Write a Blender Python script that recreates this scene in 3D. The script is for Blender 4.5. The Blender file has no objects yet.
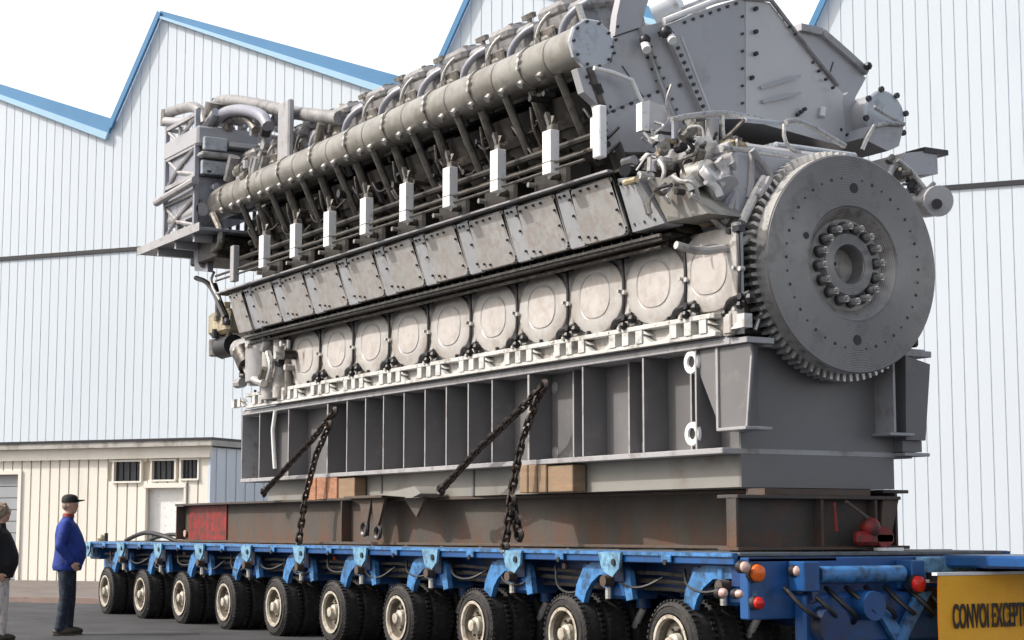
import bpy, bmesh, math, random
from mathutils import Vector, Matrix, noise
PI = math.pi
S = bpy.context.scene
COL = S.collection
# ------------------------------------------------------------------ camera
FPX, VX, HY, CH = 1780.0, -539.0, 530.0, 1.31
PIT = math.atan((HY-320)/FPX); YAW = math.atan(-(VX-512)*math.cos(PIT)/FPX)
HD = Vector((-math.cos(YAW), math.sin(YAW), 0))
CF = HD*math.cos(PIT) + Vector((0, 0, math.sin(PIT)))
CR = Vector((math.sin(YAW), math.cos(YAW), 0))
CU = CR.cross(CF)
CC = Vector((0, 0, CH))
cam = bpy.data.cameras.new('camera'); cam.sensor_width = 36; cam.lens = FPX/1024*36
cam.clip_start = .1; cam.clip_end = 3000
co = bpy.data.objects.new('camera', cam); COL.objects.link(co)
m3 = Matrix((CR, CU, -CF)).transposed(); co.matrix_world = Matrix.Translation(CC) @ m3.to_4x4()
S.camera = co
# ------------------------------------------------------------------ light
SUN_EL = math.radians(41)
SD = Vector((-.40, -.917, 0)).normalized()
sdir = SD*math.cos(SUN_EL) + Vector((0, 0, math.sin(SUN_EL)))
W = bpy.data.worlds.new('World'); S.world = W; W.use_nodes = True
nt = W.node_tree; nt.nodes.clear()
sky = nt.nodes.new('ShaderNodeTexSky'); sky.sky_type = 'NISHITA'; sky.sun_disc = False
sky.sun_elevation = SUN_EL; sky.sun_rotation = math.atan2(SD.x, SD.y)
sky.air_density = 1.0; sky.dust_density = 7.0; sky.ozone_density = 1.0
bg = nt.nodes.new('ShaderNodeBackground'); bg.inputs[1].default_value = .15
wo = nt.nodes.new('ShaderNodeOutputWorld')
# bright thin haze cloud low over the yard, in the part of the sky behind the hall
tcw = nt.nodes.new('ShaderNodeTexCoord'); dp = nt.nodes.new('ShaderNodeVectorMath'); dp.operation = 'DOT_PRODUCT'
dp.inputs[1].default_value = tuple((HD*.96+Vector((0, 0, .28))).normalized()); nt.links.new(tcw.outputs['Generated'], dp.inputs[0])
cn = nt.nodes.new('ShaderNodeTexNoise'); cn.inputs['Scale'].default_value = 3; cn.inputs['Detail'].default_value = 5; nt.links.new(tcw.outputs['Generated'], cn.inputs['Vector'])
mm0 = nt.nodes.new('ShaderNodeMath'); mm0.operation = 'MULTIPLY_ADD'; mm0.inputs[1].default_value = .25; nt.links.new(cn.outputs[0], mm0.inputs[0]); nt.links.new(dp.outputs['Value'], mm0.inputs[2])
mr0 = nt.nodes.new('ShaderNodeMapRange'); mr0.interpolation_type = 'SMOOTHSTEP'; mr0.inputs[1].default_value = .60; mr0.inputs[2].default_value = .95; nt.links.new(mm0.outputs[0], mr0.inputs[0])
mxw = nt.nodes.new('ShaderNodeMix'); mxw.data_type = 'RGBA'; mxw.inputs[7].default_value = (6.6, 6.7, 6.8, 1)
sz = nt.nodes.new('ShaderNodeSeparateXYZ'); nt.links.new(tcw.outputs['Generated'], sz.inputs[0])
hz = nt.nodes.new('ShaderNodeMapRange'); hz.interpolation_type = 'SMOOTHSTEP'; hz.inputs[1].default_value = .75; hz.inputs[2].default_value = .05; hz.inputs[3].default_value = 0; hz.inputs[4].default_value = .8  # low haze ring added all round the sky to brighten the shaded sides
nt.links.new(sz.outputs[2], hz.inputs[0]); mx2 = nt.nodes.new('ShaderNodeMath'); mx2.operation = 'MAXIMUM'; nt.links.new(hz.outputs[0], mx2.inputs[0]); nt.links.new(mr0.outputs[0], mx2.inputs[1])
nt.links.new(mx2.outputs[0], mxw.inputs[0]); nt.links.new(sky.outputs[0], mxw.inputs[6]); nt.links.new(mxw.outputs[2], bg.inputs[0]); nt.links.new(bg.outputs[0], wo.inputs[0])
sl = bpy.data.lights.new('sun', 'SUN'); sl.energy = 2.7; sl.angle = math.radians(.5); sl.color = (1, .975, .945)
so = bpy.data.objects.new('sun', sl); COL.objects.link(so)
so.rotation_euler = sdir.to_track_quat('Z', 'Y').to_euler()
S.view_settings.view_transform = 'Standard'; S.view_settings.look = 'None'
S.view_settings.gamma = 1; S.view_settings.use_curve_mapping = False
S.view_settings.exposure = .30

def ray(u, v): return CF + CR*((u-512)/FPX) - CU*((v-320)/FPX)
def at(u, v, x=None, y=None, z=None):
    r = ray(u, v)
    if x is not None: t = (x-CC.x)/r.x
    elif y is not None: t = (y-CC.y)/r.y
    else: t = (z-CC.z)/r.z
    return CC + r*t
# ------------------------------------------------------------------ materials
def mat(name, col, rough=.5, metal=0., spots=None, amt=.35, scale=3., var=.12, bump=.0, bscale=40., streak=False, spec=.5, detail=6, stretch=(1, 1, 1), rust_low=None, coat=0.):
    m = bpy.data.materials.new(name); m.use_nodes = True
    t = m.node_tree; N = t.nodes; L = t.links; b = N['Principled BSDF']
    b.inputs['Roughness'].default_value = rough; b.inputs['Metallic'].default_value = metal
    b.inputs['Specular IOR Level'].default_value = spec
    b.inputs['Coat Weight'].default_value = coat
    tc = N.new('ShaderNodeTexCoord'); oi = N.new('ShaderNodeObjectInfo')
    ad = N.new('ShaderNodeVectorMath'); ad.operation = 'ADD'
    sc = N.new('ShaderNodeVectorMath'); sc.operation = 'SCALE'; sc.inputs['Scale'].default_value = 60
    cx = N.new('ShaderNodeCombineXYZ')
    for i in range(3): L.new(oi.outputs['Random'], cx.inputs[i])
    L.new(cx.outputs[0], sc.inputs[0]); L.new(tc.outputs['Object'], ad.inputs[0]); L.new(sc.outputs[0], ad.inputs[1])
    mp = N.new('ShaderNodeMapping'); mp.inputs['Scale'].default_value = stretch; L.new(ad.outputs[0], mp.inputs[0])
    def nz(s, d, rg=.6):
        n = N.new('ShaderNodeTexNoise'); n.inputs['Scale'].default_value = s; n.inputs['Detail'].default_value = d
        n.inputs['Roughness'].default_value = rg; L.new(mp.outputs[0], n.inputs['Vector']); return n
    n1 = nz(scale*.6, 4)
    r1 = N.new('ShaderNodeMapRange'); r1.inputs[1].default_value = .3; r1.inputs[2].default_value = .7
    r1.inputs[3].default_value = 1-var; r1.inputs[4].default_value = 1+var
    L.new(n1.outputs[0], r1.inputs[0])
    mx = N.new('ShaderNodeMix'); mx.data_type = 'RGBA'; mx.blend_type = 'MULTIPLY'; mx.inputs[0].default_value = 1
    mx.inputs[6].default_value = (*col, 1)
    L.new(r1.outputs[0], mx.inputs[7])
    out = mx.outputs[2]
    if spots:
        n2 = nz(scale*1.7, detail, .68)
        r2 = N.new('ShaderNodeMapRange'); r2.inputs[1].default_value = .62-amt*.35; r2.inputs[2].default_value = .72-amt*.2
        r2.clamp = True
        L.new(n2.outputs[0], r2.inputs[0])
        f = r2.outputs[0]
        if rust_low:
            sp = N.new('ShaderNodeSeparateXYZ'); L.new(tc.outputs['Object'], sp.inputs[0])
            r3 = N.new('ShaderNodeMapRange'); r3.inputs[1].default_value = rust_low[0]; r3.inputs[2].default_value = rust_low[1]
            r3.inputs[3].default_value = 1; r3.inputs[4].default_value = .12
            L.new(sp.outputs[2], r3.inputs[0])
            mm = N.new('ShaderNodeMath'); mm.operation = 'MULTIPLY'; L.new(f, mm.inputs[0]); L.new(r3.outputs[0], mm.inputs[1]); f = mm.outputs[0]
        m2 = N.new('ShaderNodeMix'); m2.data_type = 'RGBA'; m2.inputs[7].default_value = (*spots, 1)
        L.new(f, m2.inputs[0]); L.new(out, m2.inputs[6]); out = m2.outputs[2]
    L.new(out, b.inputs['Base Color'])
    n3 = nz(scale*2.5, 5)
    r4 = N.new('ShaderNodeMapRange'); r4.inputs[3].default_value = max(.02, rough-.14); r4.inputs[4].default_value = min(1, rough+.14)
    L.new(n3.outputs[0], r4.inputs[0]); L.new(r4.outputs[0], b.inputs['Roughness'])
    if bump > 0:
        n4 = nz(bscale, 4); bp = N.new('ShaderNodeBump'); bp.inputs['Strength'].default_value = bump; bp.inputs['Distance'].default_value = .02
        L.new(n4.outputs[0], bp.inputs['Height']); L.new(bp.outputs[0], b.inputs['Normal'])
    return m
M = dict(
 base=mat('dark_grey_primer', (.15, .148, .152), .45, 0, (.19, .185, .18), .15, 1.6, .12),
 baseend=mat('slate_primer', (.155, .152, .156), .42, 0, (.18, .176, .176), .12, 1.1, .1),
 edge=mat('light_grey_edge', (.34, .34, .35), .45, 0, (.22, .2, .19), .3, 3, .12),
 lowbox=mat('beige_grey_paint', (.25, .245, .225), .5, 0, (.2, .17, .14), .25, 1.3, .1),
 cream=mat('cream_crankcase_paint', (.47, .455, .43), .45, 0, (.25, .22, .19), .35, 3.5, .1),
 door=mat('cream_door_paint', (.47, .458, .44), .38, 0, (.37, .34, .31), .5, 2.2, .08),
 disc=mat('pinkish_door_centre', (.50, .47, .445), .42, 0, (.42, .38, .35), .45, 5, .07),
 footw=mat('white_foot_paint', (.57, .57, .55), .42, 0, (.27, .25, .22), .3, 5, .08),
 cover=mat('worn_grey_cover', (.40, .40, .395), .42, .12, (.355, .32, .295), .5, 6.5, .12, .15, 30),
 coverband=mat('cool_grey_cover_band', (.40, .415, .435), .4, .12, (.3, .29, .28), .25, 5, .1),
 dark=mat('oily_shade_metal', (.024, .022, .020), .45, .3, (.11, .09, .07), .4, 6, .3),  # tone also lowered to paint in the recess shade
 black=mat('black_rubber_part', (.012, .012, .013), .5, 0, None, .3, 5, .2),
 jacket=mat('shade_dark_jacket', (.04, .037, .033), .45, .2, (.05, .045, .04), .45, 5, .25),  # near-black tone carries the shade of the recess under the manifold
 tubes=mat('dull_steel_tube', (.22, .205, .185), .4, .45, (.09, .075, .06), .4, 8, .2),
 rod=mat('shade_dark_rod', (.105, .098, .086), .45, .4, (.05, .045, .04), .4, 8, .25),  # darker copy of the tube steel, recess shade put into the colour
 white=mat('white_guard_paint', (.80, .80, .79), .4, 0, (.5, .48, .45), .12, 7, .05),
 pipe=mat('olive_grey_manifold', (.30, .292, .265), .33, .25, (.21, .195, .17), .5, 2.6, .12),
 lav=mat('lavender_grey_paint', (.29, .30, .35), .38, .1, (.22, .22, .24), .25, 4, .12),
 head=mat('head_grey', (.27, .265, .265), .42, .2, (.15, .145, .14), .4, 6, .22),
 house=mat('blue_grey_housing', (.385, .39, .41), .36, .05, (.32, .32, .33), .2, 1.4, .05),
 house2=mat('housing_grey_lighter', (.52, .515, .52), .36, .05, (.46, .45, .45), .15, 1.4, .05),
 cap=mat('pale_blue_cap', (.46, .50, .54), .35, .1, (.27, .29, .32), .3, 3, .06),
 seam=mat('dark_seam', (.03, .03, .034), .6),
 bolt=mat('dark_bolt', (.05, .05, .055), .4, .6),
 bright=mat('bright_steel', (.60, .59, .56), .3, .55, (.3, .28, .25), .25, 8, .12),
 fly=mat('flywheel_steel', (.225, .22, .215), .34, .4, (.17, .165, .16), .3, 2.4, .08, .0, 60),
 flydish=mat('flywheel_dish', (.33, .31, .29), .38, .35, (.2, .18, .16), .35, 4, .15),
 gear=mat('ring_gear_steel', (.56, .55, .53), .35, .4, (.2, .2, .2), .3, 6, .15),
 brass=mat('yellowed_fitting', (.50, .43, .29), .4, .3, (.3, .22, .13), .4, 9, .2),
 rust=mat('rusty_beam', (.068, .061, .053), .7, 0, (.105, .05, .027), .6, 2.4, .25, .3, 30, stretch=(1, 1, .45), rust_low=(.0, .5)),
 rustdark=mat('dark_beam', (.062, .055, .05), .75, 0, (.11, .055, .03), .45, 2.4, .25, .3, 30, rust_low=(.0, .6)),
 rustflange=mat('rusty_flange', (.09, .06, .042), .75, 0, (.085, .07, .062), .55, 5, .25, .3, 40),
 red=mat('faded_red_paint', (.27, .012, .010), .55, 0, (.07, .022, .018), .6, 5, .2),
 wood=mat('sawn_timber', (.26, .185, .12), .75, 0, (.27, .16, .09), .4, 4, .2, .3, 60, stretch=(1, 1, 6)),
 woodr=mat('orange_timber', (.37, .19, .11), .75, 0, (.30, .12, .06), .4, 5, .2, .3, 60, stretch=(1, 1, 5)),
 chain=mat('chain_steel', (.045, .042, .042), .4, .7, (.10, .06, .04), .4, 20, .3),
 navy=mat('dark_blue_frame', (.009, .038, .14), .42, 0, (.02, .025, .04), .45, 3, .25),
 blue=mat('trailer_blue', (.014, .08, .25), .38, 0, (.02, .06, .16), .35, 4, .2),
 lblue=mat('light_trailer_blue', (.06, .22, .50), .42, 0, (.03, .08, .16), .5, 5, .15),
 pblue=mat('pale_blue_bracket', (.17, .36, .52), .4, 0, (.08, .16, .24), .5, 8, .15),
 deck=mat('deck_steel', (.13, .15, .165), .55, .2, (.08, .07, .06), .4, 2.5, .2, .2, 40),
 tyre=mat('tyre_rubber', (.018, .017, .017), .75, 0, (.045, .04, .036), .35, 7, .3, .3, 50),
 rim=mat('cream_wheel_rim', (.48, .455, .385), .42, 0, (.28, .22, .15), .4, 9, .15),
 rimin=mat('dusty_wheel_dish', (.19, .165, .13), .6, 0, (.12, .1, .08), .45, 9, .2),
 orange=mat('orange_lamp_glass', (.85, .16, .02), .2, 0, None, .3, 5, .1),
 redl=mat('red_lamp_glass', (.55, .02, .015), .2, 0, None, .3, 5, .1),
 pink=mat('pale_reflector', (.55, .38, .33), .3),
 banner=mat('orange_banner_sheet', (.95, .47, .03), .6, 0, (.9, .42, .03), .3, 3, .07, .1, 8),
 ink=mat('banner_lettering', (.035, .025, .02), .6),
 asphalt=mat('asphalt', (.050, .051, .055), .85, 0, (.028, .028, .031), .55, .45, .25, .35, 90),
 pave=mat('brown_pavement', (.16, .135, .12), .85, 0, (.11, .095, .085), .4, 1, .15, .2, 50),
 kerb=mat('kerb_stone', (.26, .19, .16), .8, 0, (.2, .16, .14), .3, 3, .12),
 wallw=mat('white_cladding', (.63, .70, .76), .5, 0, (.60, .67, .735), .22, .25, .03, stretch=(1, 1, .3)),
 groove=mat('cladding_groove', (.57, .635, .70), .6),
 trim=mat('blue_roof_trim', (.085, .25, .46), .4, 0, None, .3, 1, .06),
 trimp=mat('pale_blue_flashing', (.38, .60, .76), .4, 0, None, .3, 1, .05),
 wcream=mat('cream_cladding', (.76, .735, .66), .55, 0, (.68, .65, .57), .25, .5, .04, stretch=(1, 1, .3)),
 wgroove=mat('cream_groove', (.48, .43, .34), .7),
 wside=mat('shaded_side_cladding', (.62, .68, .74), .5, 0, None, .3, 1, .05),  # side wall of the cream building, its cool shade painted into the colour
 fascia=mat('stone_grey_fascia', (.42, .41, .38), .6, 0, (.26, .24, .22), .4, 2, .15),
 glass=mat('dark_window_glass', (.025, .027, .03), .12, 0, None, .3, 2, .3),
 blind=mat('grey_shutter', (.33, .35, .37), .5, 0, None, .3, 2, .06),
 skin=mat('skin', (.50, .30, .22), .5, 0, (.44, .22, .16), .3, 9, .08),
 hair=mat('greying_hair', (.27, .20, .14), .7, 0, (.34, .28, .22), .4, 30, .3),
 cloth_blue=mat('blue_jacket_cloth', (.014, .045, .28), .8, 0, (.008, .02, .12), .35, 9, .2, .4, 20),
 denim=mat('dark_denim', (.014, .021, .038), .85, 0, (.045, .065, .1), .35, 9, .2, .4, 25),
 cap_black=mat('black_cap_cloth', (.012, .012, .015), .8),
 knit=mat('black_knit', (.011, .011, .014), .85, 0, None, .3, 9, .2, .4, 25),
 canvas=mat('pale_trouser_cloth', (.74, .71, .69), .85, 0, (.45, .4, .38), .35, 9, .12, .4, 20),
 shoe=mat('brown_shoe_leather', (.045, .035, .022), .6),
 eye=mat('eye_white', (.7, .7, .68), .3),
)
def rings(m, k):                             # fine turning marks round the flywheel's axis
    t = m.node_tree; N = t.nodes; L = t.links; b = N['Principled BSDF']
    tc = N.new('ShaderNodeTexCoord'); w = N.new('ShaderNodeTexWave'); w.wave_type = 'RINGS'; w.rings_direction = 'X'
    w.inputs['Scale'].default_value = k; w.inputs['Distortion'].default_value = .6; w.inputs['Detail'].default_value = 3
    L.new(tc.outputs['Object'], w.inputs['Vector'])
    bp = N.new('ShaderNodeBump'); bp.inputs['Strength'].default_value = .35; bp.inputs['Distance'].default_value = .006
    L.new(w.outputs['Fac'], bp.inputs['Height']); L.new(bp.outputs[0], b.inputs['Normal'])
rings(M['fly'], 22); rings(M['flydish'], 26)
# ------------------------------------------------------------------ mesh builder
def basis(d):
    d = Vector(d).normalized(); a = Vector((0, 0, 1)) if abs(d.z) < .95 else Vector((1, 0, 0))
    u = d.cross(a).normalized(); return u, d.cross(u).normalized()
class MB:
    def __init__(s): s.v = []; s.f = []; s.mi = []; s.cur = 0; s.mats = []; s.calls = []
    def use(s, m):
        if m not in s.mats: s.mats.append(m)
        s.cur = s.mats.index(m); return s
    def add(s, vs, fs):
        o = len(s.v); s.calls.append((len(s.v), len(s.f))); s.v += [Vector(v) for v in vs]
        for f in fs: s.f.append([i+o for i in f]); s.mi.append(s.cur)
        return s
    def box(s, x0, x1, y0, y1, z0, z1, bv=0):
        if x0 > x1: x0, x1 = x1, x0
        if y0 > y1: y0, y1 = y1, y0
        if z0 > z1: z0, z1 = z1, z0
        if bv:
            bv = min(bv, (x1-x0)*.45, (y1-y0)*.45, (z1-z0)*.45)
            bm = bmesh.new(); r = bmesh.ops.create_cube(bm, size=1)
            for v in bm.verts: v.co = Vector(((x0+x1)/2+v.co.x*(x1-x0), (y0+y1)/2+v.co.y*(y1-y0), (z0+z1)/2+v.co.z*(z1-z0)))
            bmesh.ops.bevel(bm, geom=bm.edges[:], offset=bv, segments=1, affect='EDGES')
            bm.verts.index_update()
            s.add([v.co.copy() for v in bm.verts], [[v.index for v in f.verts] for f in bm.faces]); bm.free(); return s
        return s.add([(x0, y0, z0), (x1, y0, z0), (x1, y1, z0), (x0, y1, z0), (x0, y0, z1), (x1, y0, z1), (x1, y1, z1), (x0, y1, z1)],
                     [(0, 3, 2, 1), (4, 5, 6, 7), (0, 1, 5, 4), (1, 2, 6, 5), (2, 3, 7, 6), (3, 0, 4, 7)])
    def bar(s, a, b, w, h, up=(0, 0, 1)):      # rectangular bar a->b; w across, h along up
        a = Vector(a); b = Vector(b); d = (b-a).normalized(); up = Vector(up)
        sd = d.cross(up)
        if sd.length < 1e-4: sd = d.cross(Vector((1, 0, 0)))
        sd.normalize(); u = sd.cross(d).normalized()
        c = [sd*(-w/2)+u*(-h/2), sd*(w/2)+u*(-h/2), sd*(w/2)+u*(h/2), sd*(-w/2)+u*(h/2)]
        return s.add([a+k for k in c]+[b+k for k in c], [(0, 1, 2, 3), (7, 6, 5, 4), (0, 4, 5, 1), (1, 5, 6, 2), (2, 6, 7, 3), (3, 7, 4, 0)])
    def prism(s, pts, off):                    # closed polygon of 3D points extruded by off
        n = len(pts); pts = [Vector(p) for p in pts]; off = Vector(off)
        return s.add(pts+[p+off for p in pts], [list(range(n))[::-1], [i+n for i in range(n)]]+[(i, (i+1) % n, (i+1) % n+n, i+n) for i in range(n)])
    def extx(s, yz, x0, x1): return s.prism([(x0, y, z) for y, z in yz], (x1-x0, 0, 0))
    def exty(s, xz, y0, y1): return s.prism([(x, y0, z) for x, z in xz], (0, y1-y0, 0))
    def cyl(s, a, b, r, n=16, r2=None, caps=True):
        a = Vector(a); b = Vector(b); r2 = r if r2 is None else r2; u, w = basis(b-a); vs = []
        for c, q in ((a, r), (b, r2)):
            for i in range(n):
                t = 2*PI*i/n; vs.append(c+u*math.cos(t)*q+w*math.sin(t)*q)
        fs = [(i, (i+1) % n, (i+1) % n+n, i+n) for i in range(n)]
        if caps: fs += [list(range(n))[::-1], [i+n for i in range(n)]]
        return s.add(vs, fs)
    def lathe(s, c, ax, prof, n=24, cap=False):           # prof: (along axis, radius)
        c = Vector(c); ax = Vector(ax).normalized(); u, w = basis(ax); vs = []; fs = []
        for (h, r) in prof:
            for i in range(n):
                t = 2*PI*i/n; vs.append(c+ax*h+(u*math.cos(t)+w*math.sin(t))*max(r, 1e-4))
        for k in range(len(prof)-1):
            for i in range(n): j = (i+1) % n; fs.append((k*n+i, k*n+j, k*n+n+j, k*n+n+i))
        if cap: fs += [list(range(n))[::-1], [i+n*(len(prof)-1) for i in range(n)]]
        return s.add(vs, fs)
    def tube(s, pts, r, n=8, smooth=0):
        pts = [Vector(p) for p in pts]
        for _ in range(smooth):
            q = [pts[0]]
            for a, b in zip(pts, pts[1:]): q += [a*.75+b*.25, a*.25+b*.75]
            q.append(pts[-1]); pts = q
        m = len(pts); vs = []; fs = []; pu = None
        for k, p in enumerate(pts):
            d = (pts[min(k+1, m-1)]-pts[max(k-1, 0)])
            if d.length < 1e-6: d = Vector((0, 0, 1))
            d.normalize()
            if pu is None: u, w = basis(d)
            else:
                u = pu-d*pu.dot(d)
                u = u.normalized() if u.length > 1e-4 else basis(d)[0]
                w = d.cross(u)
            pu = u; rr = r[k] if isinstance(r, (list, tuple)) and len(r) == m else (r if not isinstance(r, (list, tuple)) else r[0])
            for i in range(n):
                t = 2*PI*i/n; vs.append(p+u*math.cos(t)*rr+w*math.sin(t)*rr)
        for k in range(m-1):
            for i in range(n): j = (i+1) % n; fs.append((k*n+i, k*n+j, k*n+n+j, k*n+n+i))
        fs += [list(range(n))[::-1], [i+n*(m-1) for i in range(n)]]
        return s.add(vs, fs)
    def ball(s, c, r, n=12, sc=(1, 1, 1)):
        c = Vector(c); vs = []; fs = []; m = n//2
        for k in range(m+1):
            p = PI*k/m
            for i in range(n):
                t = 2*PI*i/n; vs.append(c+Vector((math.sin(p)*math.cos(t)*r*sc[0], math.sin(p)*math.sin(t)*r*sc[1], math.cos(p)*r*sc[2])))
        for k in range(m):
            for i in range(n): j = (i+1) % n; fs.append((k*n+i, k*n+n+i, k*n+n+j, k*n+j))
        return s.add(vs, fs)
    def mesh(s, name, default=None, loc=(0, 0, 0), ang=35):
        me = bpy.data.meshes.new(name); l = Vector(loc)
        me.from_pydata([tuple(v-l) for v in s.v], [], s.f)
        ms = s.mats if s.mats else [default]
        for m in ms: me.materials.append(M[m])
        for p, i in zip(me.polygons, s.mi): p.material_index = i
        bm = bmesh.new(); bm.from_mesh(me)
        bmesh.ops.recalc_face_normals(bm, faces=bm.faces[:]); bm.to_mesh(me); bm.free()
        me.polygons.foreach_set('use_smooth', [True]*len(me.polygons))
        me.set_sharp_from_angle(angle=math.radians(ang)); me.update()
        return me
WP = {}
def link(name, me, parent=None, loc=(0, 0, 0), rot=None):
    o = bpy.data.objects.new(name, me); COL.objects.link(o); l = Vector(loc); WP[o.name] = l
    if parent: o.parent = parent; o.location = l-WP[parent.name]
    else: o.location = l
    if rot: o.rotation_euler = rot
    return o
def part(name, mb, m=None, parent=None, loc=None, label=None):
    if loc is None: loc = WP[parent.name] if parent else (0, 0, 0)
    o = link(name, mb.mesh(name, m, loc), parent, loc)
    if label: o['label'] = label
    return o
def tag(o, label, cat, group=None):
    o['label'] = label; o['category'] = cat
    if group: o['group'] = group
    return o
def thing(name, loc, label, cat, group=None):
    return tag(link(name, None, None, loc), label, cat, group)
def parts(name, mb, parent, k=1):
    'one object for each piece (k adds make a piece)'
    c = mb.calls+[(len(mb.v), len(mb.f))]
    for i in range(0, len(mb.calls), k):
        v0, f0 = c[i]; v1, f1 = c[min(i+k, len(mb.calls))]
        q = MB(); q.v = mb.v[v0:v1]; used = sorted(set(mb.mi[f0:f1])); q.mats = [mb.mats[j] for j in used]
        q.f = [[j-v0 for j in f] for f in mb.f[f0:f1]]; q.mi = [used.index(j) for j in mb.mi[f0:f1]]
        cen = sum(q.v, Vector())/len(q.v)
        part(name, q, None, parent, cen)
def struct(name, mb, m=None, loc=(0, 0, 0)):
    o = part(name, mb, m, None, loc); o['kind'] = 'structure'; return o
def clone(o, parent=None, loc=None):
    c = o.copy(); COL.objects.link(c); c.parent = parent
    if loc is not None: c.location = loc
    for ch in list(o.children): clone(ch, c)
    return c
R = random.Random(7)
# ================================================================== GROUND
struct('ground', MB().box(-700, 200, -200, 900, -.6, -.15), 'pave')
kp = at(50, 603, z=0)
dW = (HD*math.cos(math.radians(66.469)) - CR*math.sin(math.radians(66.469))).normalized()   # along the facades, to the left
nW = Vector((-dW.y, dW.x, 0))
if nW.dot(-kp) < 0: nW = -nW                # facade normal, towards the yard
def wq(P0, a0, a1, b0, b1, z0, z1):         # block in wall space: a along -dW (right), b depth behind
    r = -dW; q = []
    for z in (z0, z1):
        for a, b in ((a0, b0), (a1, b0), (a1, b1), (a0, b1)): q.append(P0 + r*a - nW*b + Vector((0, 0, z)))
    return q
BF = [(0, 3, 2, 1), (4, 5, 6, 7), (0, 1, 5, 4), (1, 2, 6, 5), (2, 3, 7, 6), (3, 0, 4, 7)]
KP = Vector((kp.x, kp.y, 0))
struct('road', MB().add(wq(KP, -250, 250, 0, -150, -.15, 0), BF), 'asphalt')
LB = at(0, 581, z=0); LB.z = 0
dkl = (LB-KP).dot(-nW)
struct('pavement', MB().add(wq(KP, -250, 250, .14, dkl+60, -.15, .03), BF), 'pave')
struct('kerb', MB().add(wq(KP, -250, 250, .003, .137, -.14, .10), BF), 'kerb')
# ================================================================== LOW BUILDING
def wa(u, v, P0):                            # pixel -> (a, z) on the facade plane through P0
    r = ray(u, v); n = nW
    t = (P0-CC).dot(n)/r.dot(n); P = CC+r*t
    return (P-P0).dot(-dW), P.z
cA, cZ = wa(209, 446, LB); print('low bld corner', cA, cZ)
bl = thing('workshop_building', LB-dW*cA, 'low cream ribbed workshop annexe with small dark windows and flat roof, left of the engine', 'building')
ROOFZ = cZ
holes = []
def wl(u, v): return wa(u, v, LB)
wins = [(115, 462, 140.5, 481), (153, 461, 175, 479.5), (182, 460, 198, 478.5)]
dr = wl(147, 488), wl(183, 578); ld = wl(-22, 475), wl(16, 578)
wrect = []
for w in wins:
    a0, z1 = wl(w[0], w[1]); a1, z0 = wl(w[2], w[3]); wrect.append((a0, a1, z0, z1))
doorr = (dr[0][0], dr[1][0], .03, dr[0][1]); leftr = (ld[0][0], ld[1][0], .03, ld[0][1])
opens = wrect+[doorr, leftr]
g = MB().use('wcream'); pw = .30
a = cA-.02
k = 0
while a > -22:
    a0 = a-pw; segs = [(.03, ROOFZ-.02)]
    for (h0, h1, z0, z1) in opens:
        if a0 < h1-.02 and a > h0+.02:
            ns = []
            for s0, s1 in segs:
                if z0 > s0 and z0 < s1: ns.append((s0, z0))
                if z1 < s1 and z1 > s0: ns.append((z1, s1))
                if z1 <= s0 or z0 >= s1: ns.append((s0, s1))
            segs = ns
    for s0, s1 in segs: g.use('wcream').add(wq(LB, a0+.045, a, -.0, .05, s0, s1), BF)
    a = a0; k += 1
def rect_around(b0, b1, m):                  # backing wall with openings: split in columns
    cuts = sorted(set([-22, cA-.02]+[h[0] for h in opens]+[h[1] for h in opens]))
    for c0, c1 in zip(cuts, cuts[1:]):
        mid = (c0+c1)/2; segs = [(.0, ROOFZ-.03)]
        for (h0, h1, z0, z1) in opens:
            if h0 < mid < h1:
                segs = [q for s0, s1 in segs for q in ((s0, min(z0, s1)), (max(z1, s0), s1)) if q[1] > q[0]+.01]
        for s0, s1 in segs: g.use(m).add(wq(LB, c0, c1, b0, b1, s0, s1), BF)
rect_around(.052, .25, 'wgroove')
part('wall', g, None, bl)
sd = MB().use('wside').add(wq(LB, cA-.02, cA+.06, -.01, 9.5, 0, ROOFZ-.03), BF)
for i in range(20): sd.use('wside').add(wq(LB, cA+.065, cA+.085, .25+i*.45, .62+i*.45, .05, ROOFZ-.06), BF)
part('side_wall', sd, None, bl)
part('roof', MB().use('fascia').add(wq(LB, -22, cA+.25, -.28, 9.6, ROOFZ, ROOFZ+.14), BF).use('bolt').add(wq(LB, -22, cA+.27, -.31, 9.6, ROOFZ+.142, ROOFZ+.20), BF).use('wcream').add(wq(LB, -22, cA+.1, -.12, 0, ROOFZ-.28, ROOFZ-.003), BF), None, bl)
for (a0, a1, z0, z1) in wrect:
    f = MB().use('wcream'); t = .045
    f.add(wq(LB, a0-t, a1+t, -.05, .06, z1, z1+t), BF).add(wq(LB, a0-t, a1+t, -.06, .06, z0-t, z0), BF)
    f.add(wq(LB, a0-t, a0, -.045, .06, z0, z1), BF).add(wq(LB, a1, a1+t, -.045, .06, z0, z1), BF)
    wf = part('window', f, None, bl)
    gl = MB().use('glass').add(wq(LB, a0, a1, .07, .09, z0, z1), BF).use('bolt')
    n = 4
    for i in range(1, n): x = a0+(a1-a0)*i/n; gl.add(wq(LB, x-.02, x+.02, .04, .068, z0, z1), BF)
    part('pane', gl, None, wf)
a0, a1, z0, z1 = doorr; t = .06
f = MB().use('wcream').add(wq(LB, a0-t, a1+t, -.06, .05, z1, z1+.12), BF).add(wq(LB, a0-t, a0, -.05, .05, z0, z1), BF).add(wq(LB, a1, a1+t, -.05, .05, z0, z1), BF)
f.use('white').add(wq(LB, a0, a1, .14, .2, z0, z1), BF)
d = part('door', f, None, bl)
part('handle', MB().use('bolt').add(wq(LB, a0+.12, a0+.16, .08, .138, 1.0, 1.18), BF), None, d)
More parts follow.
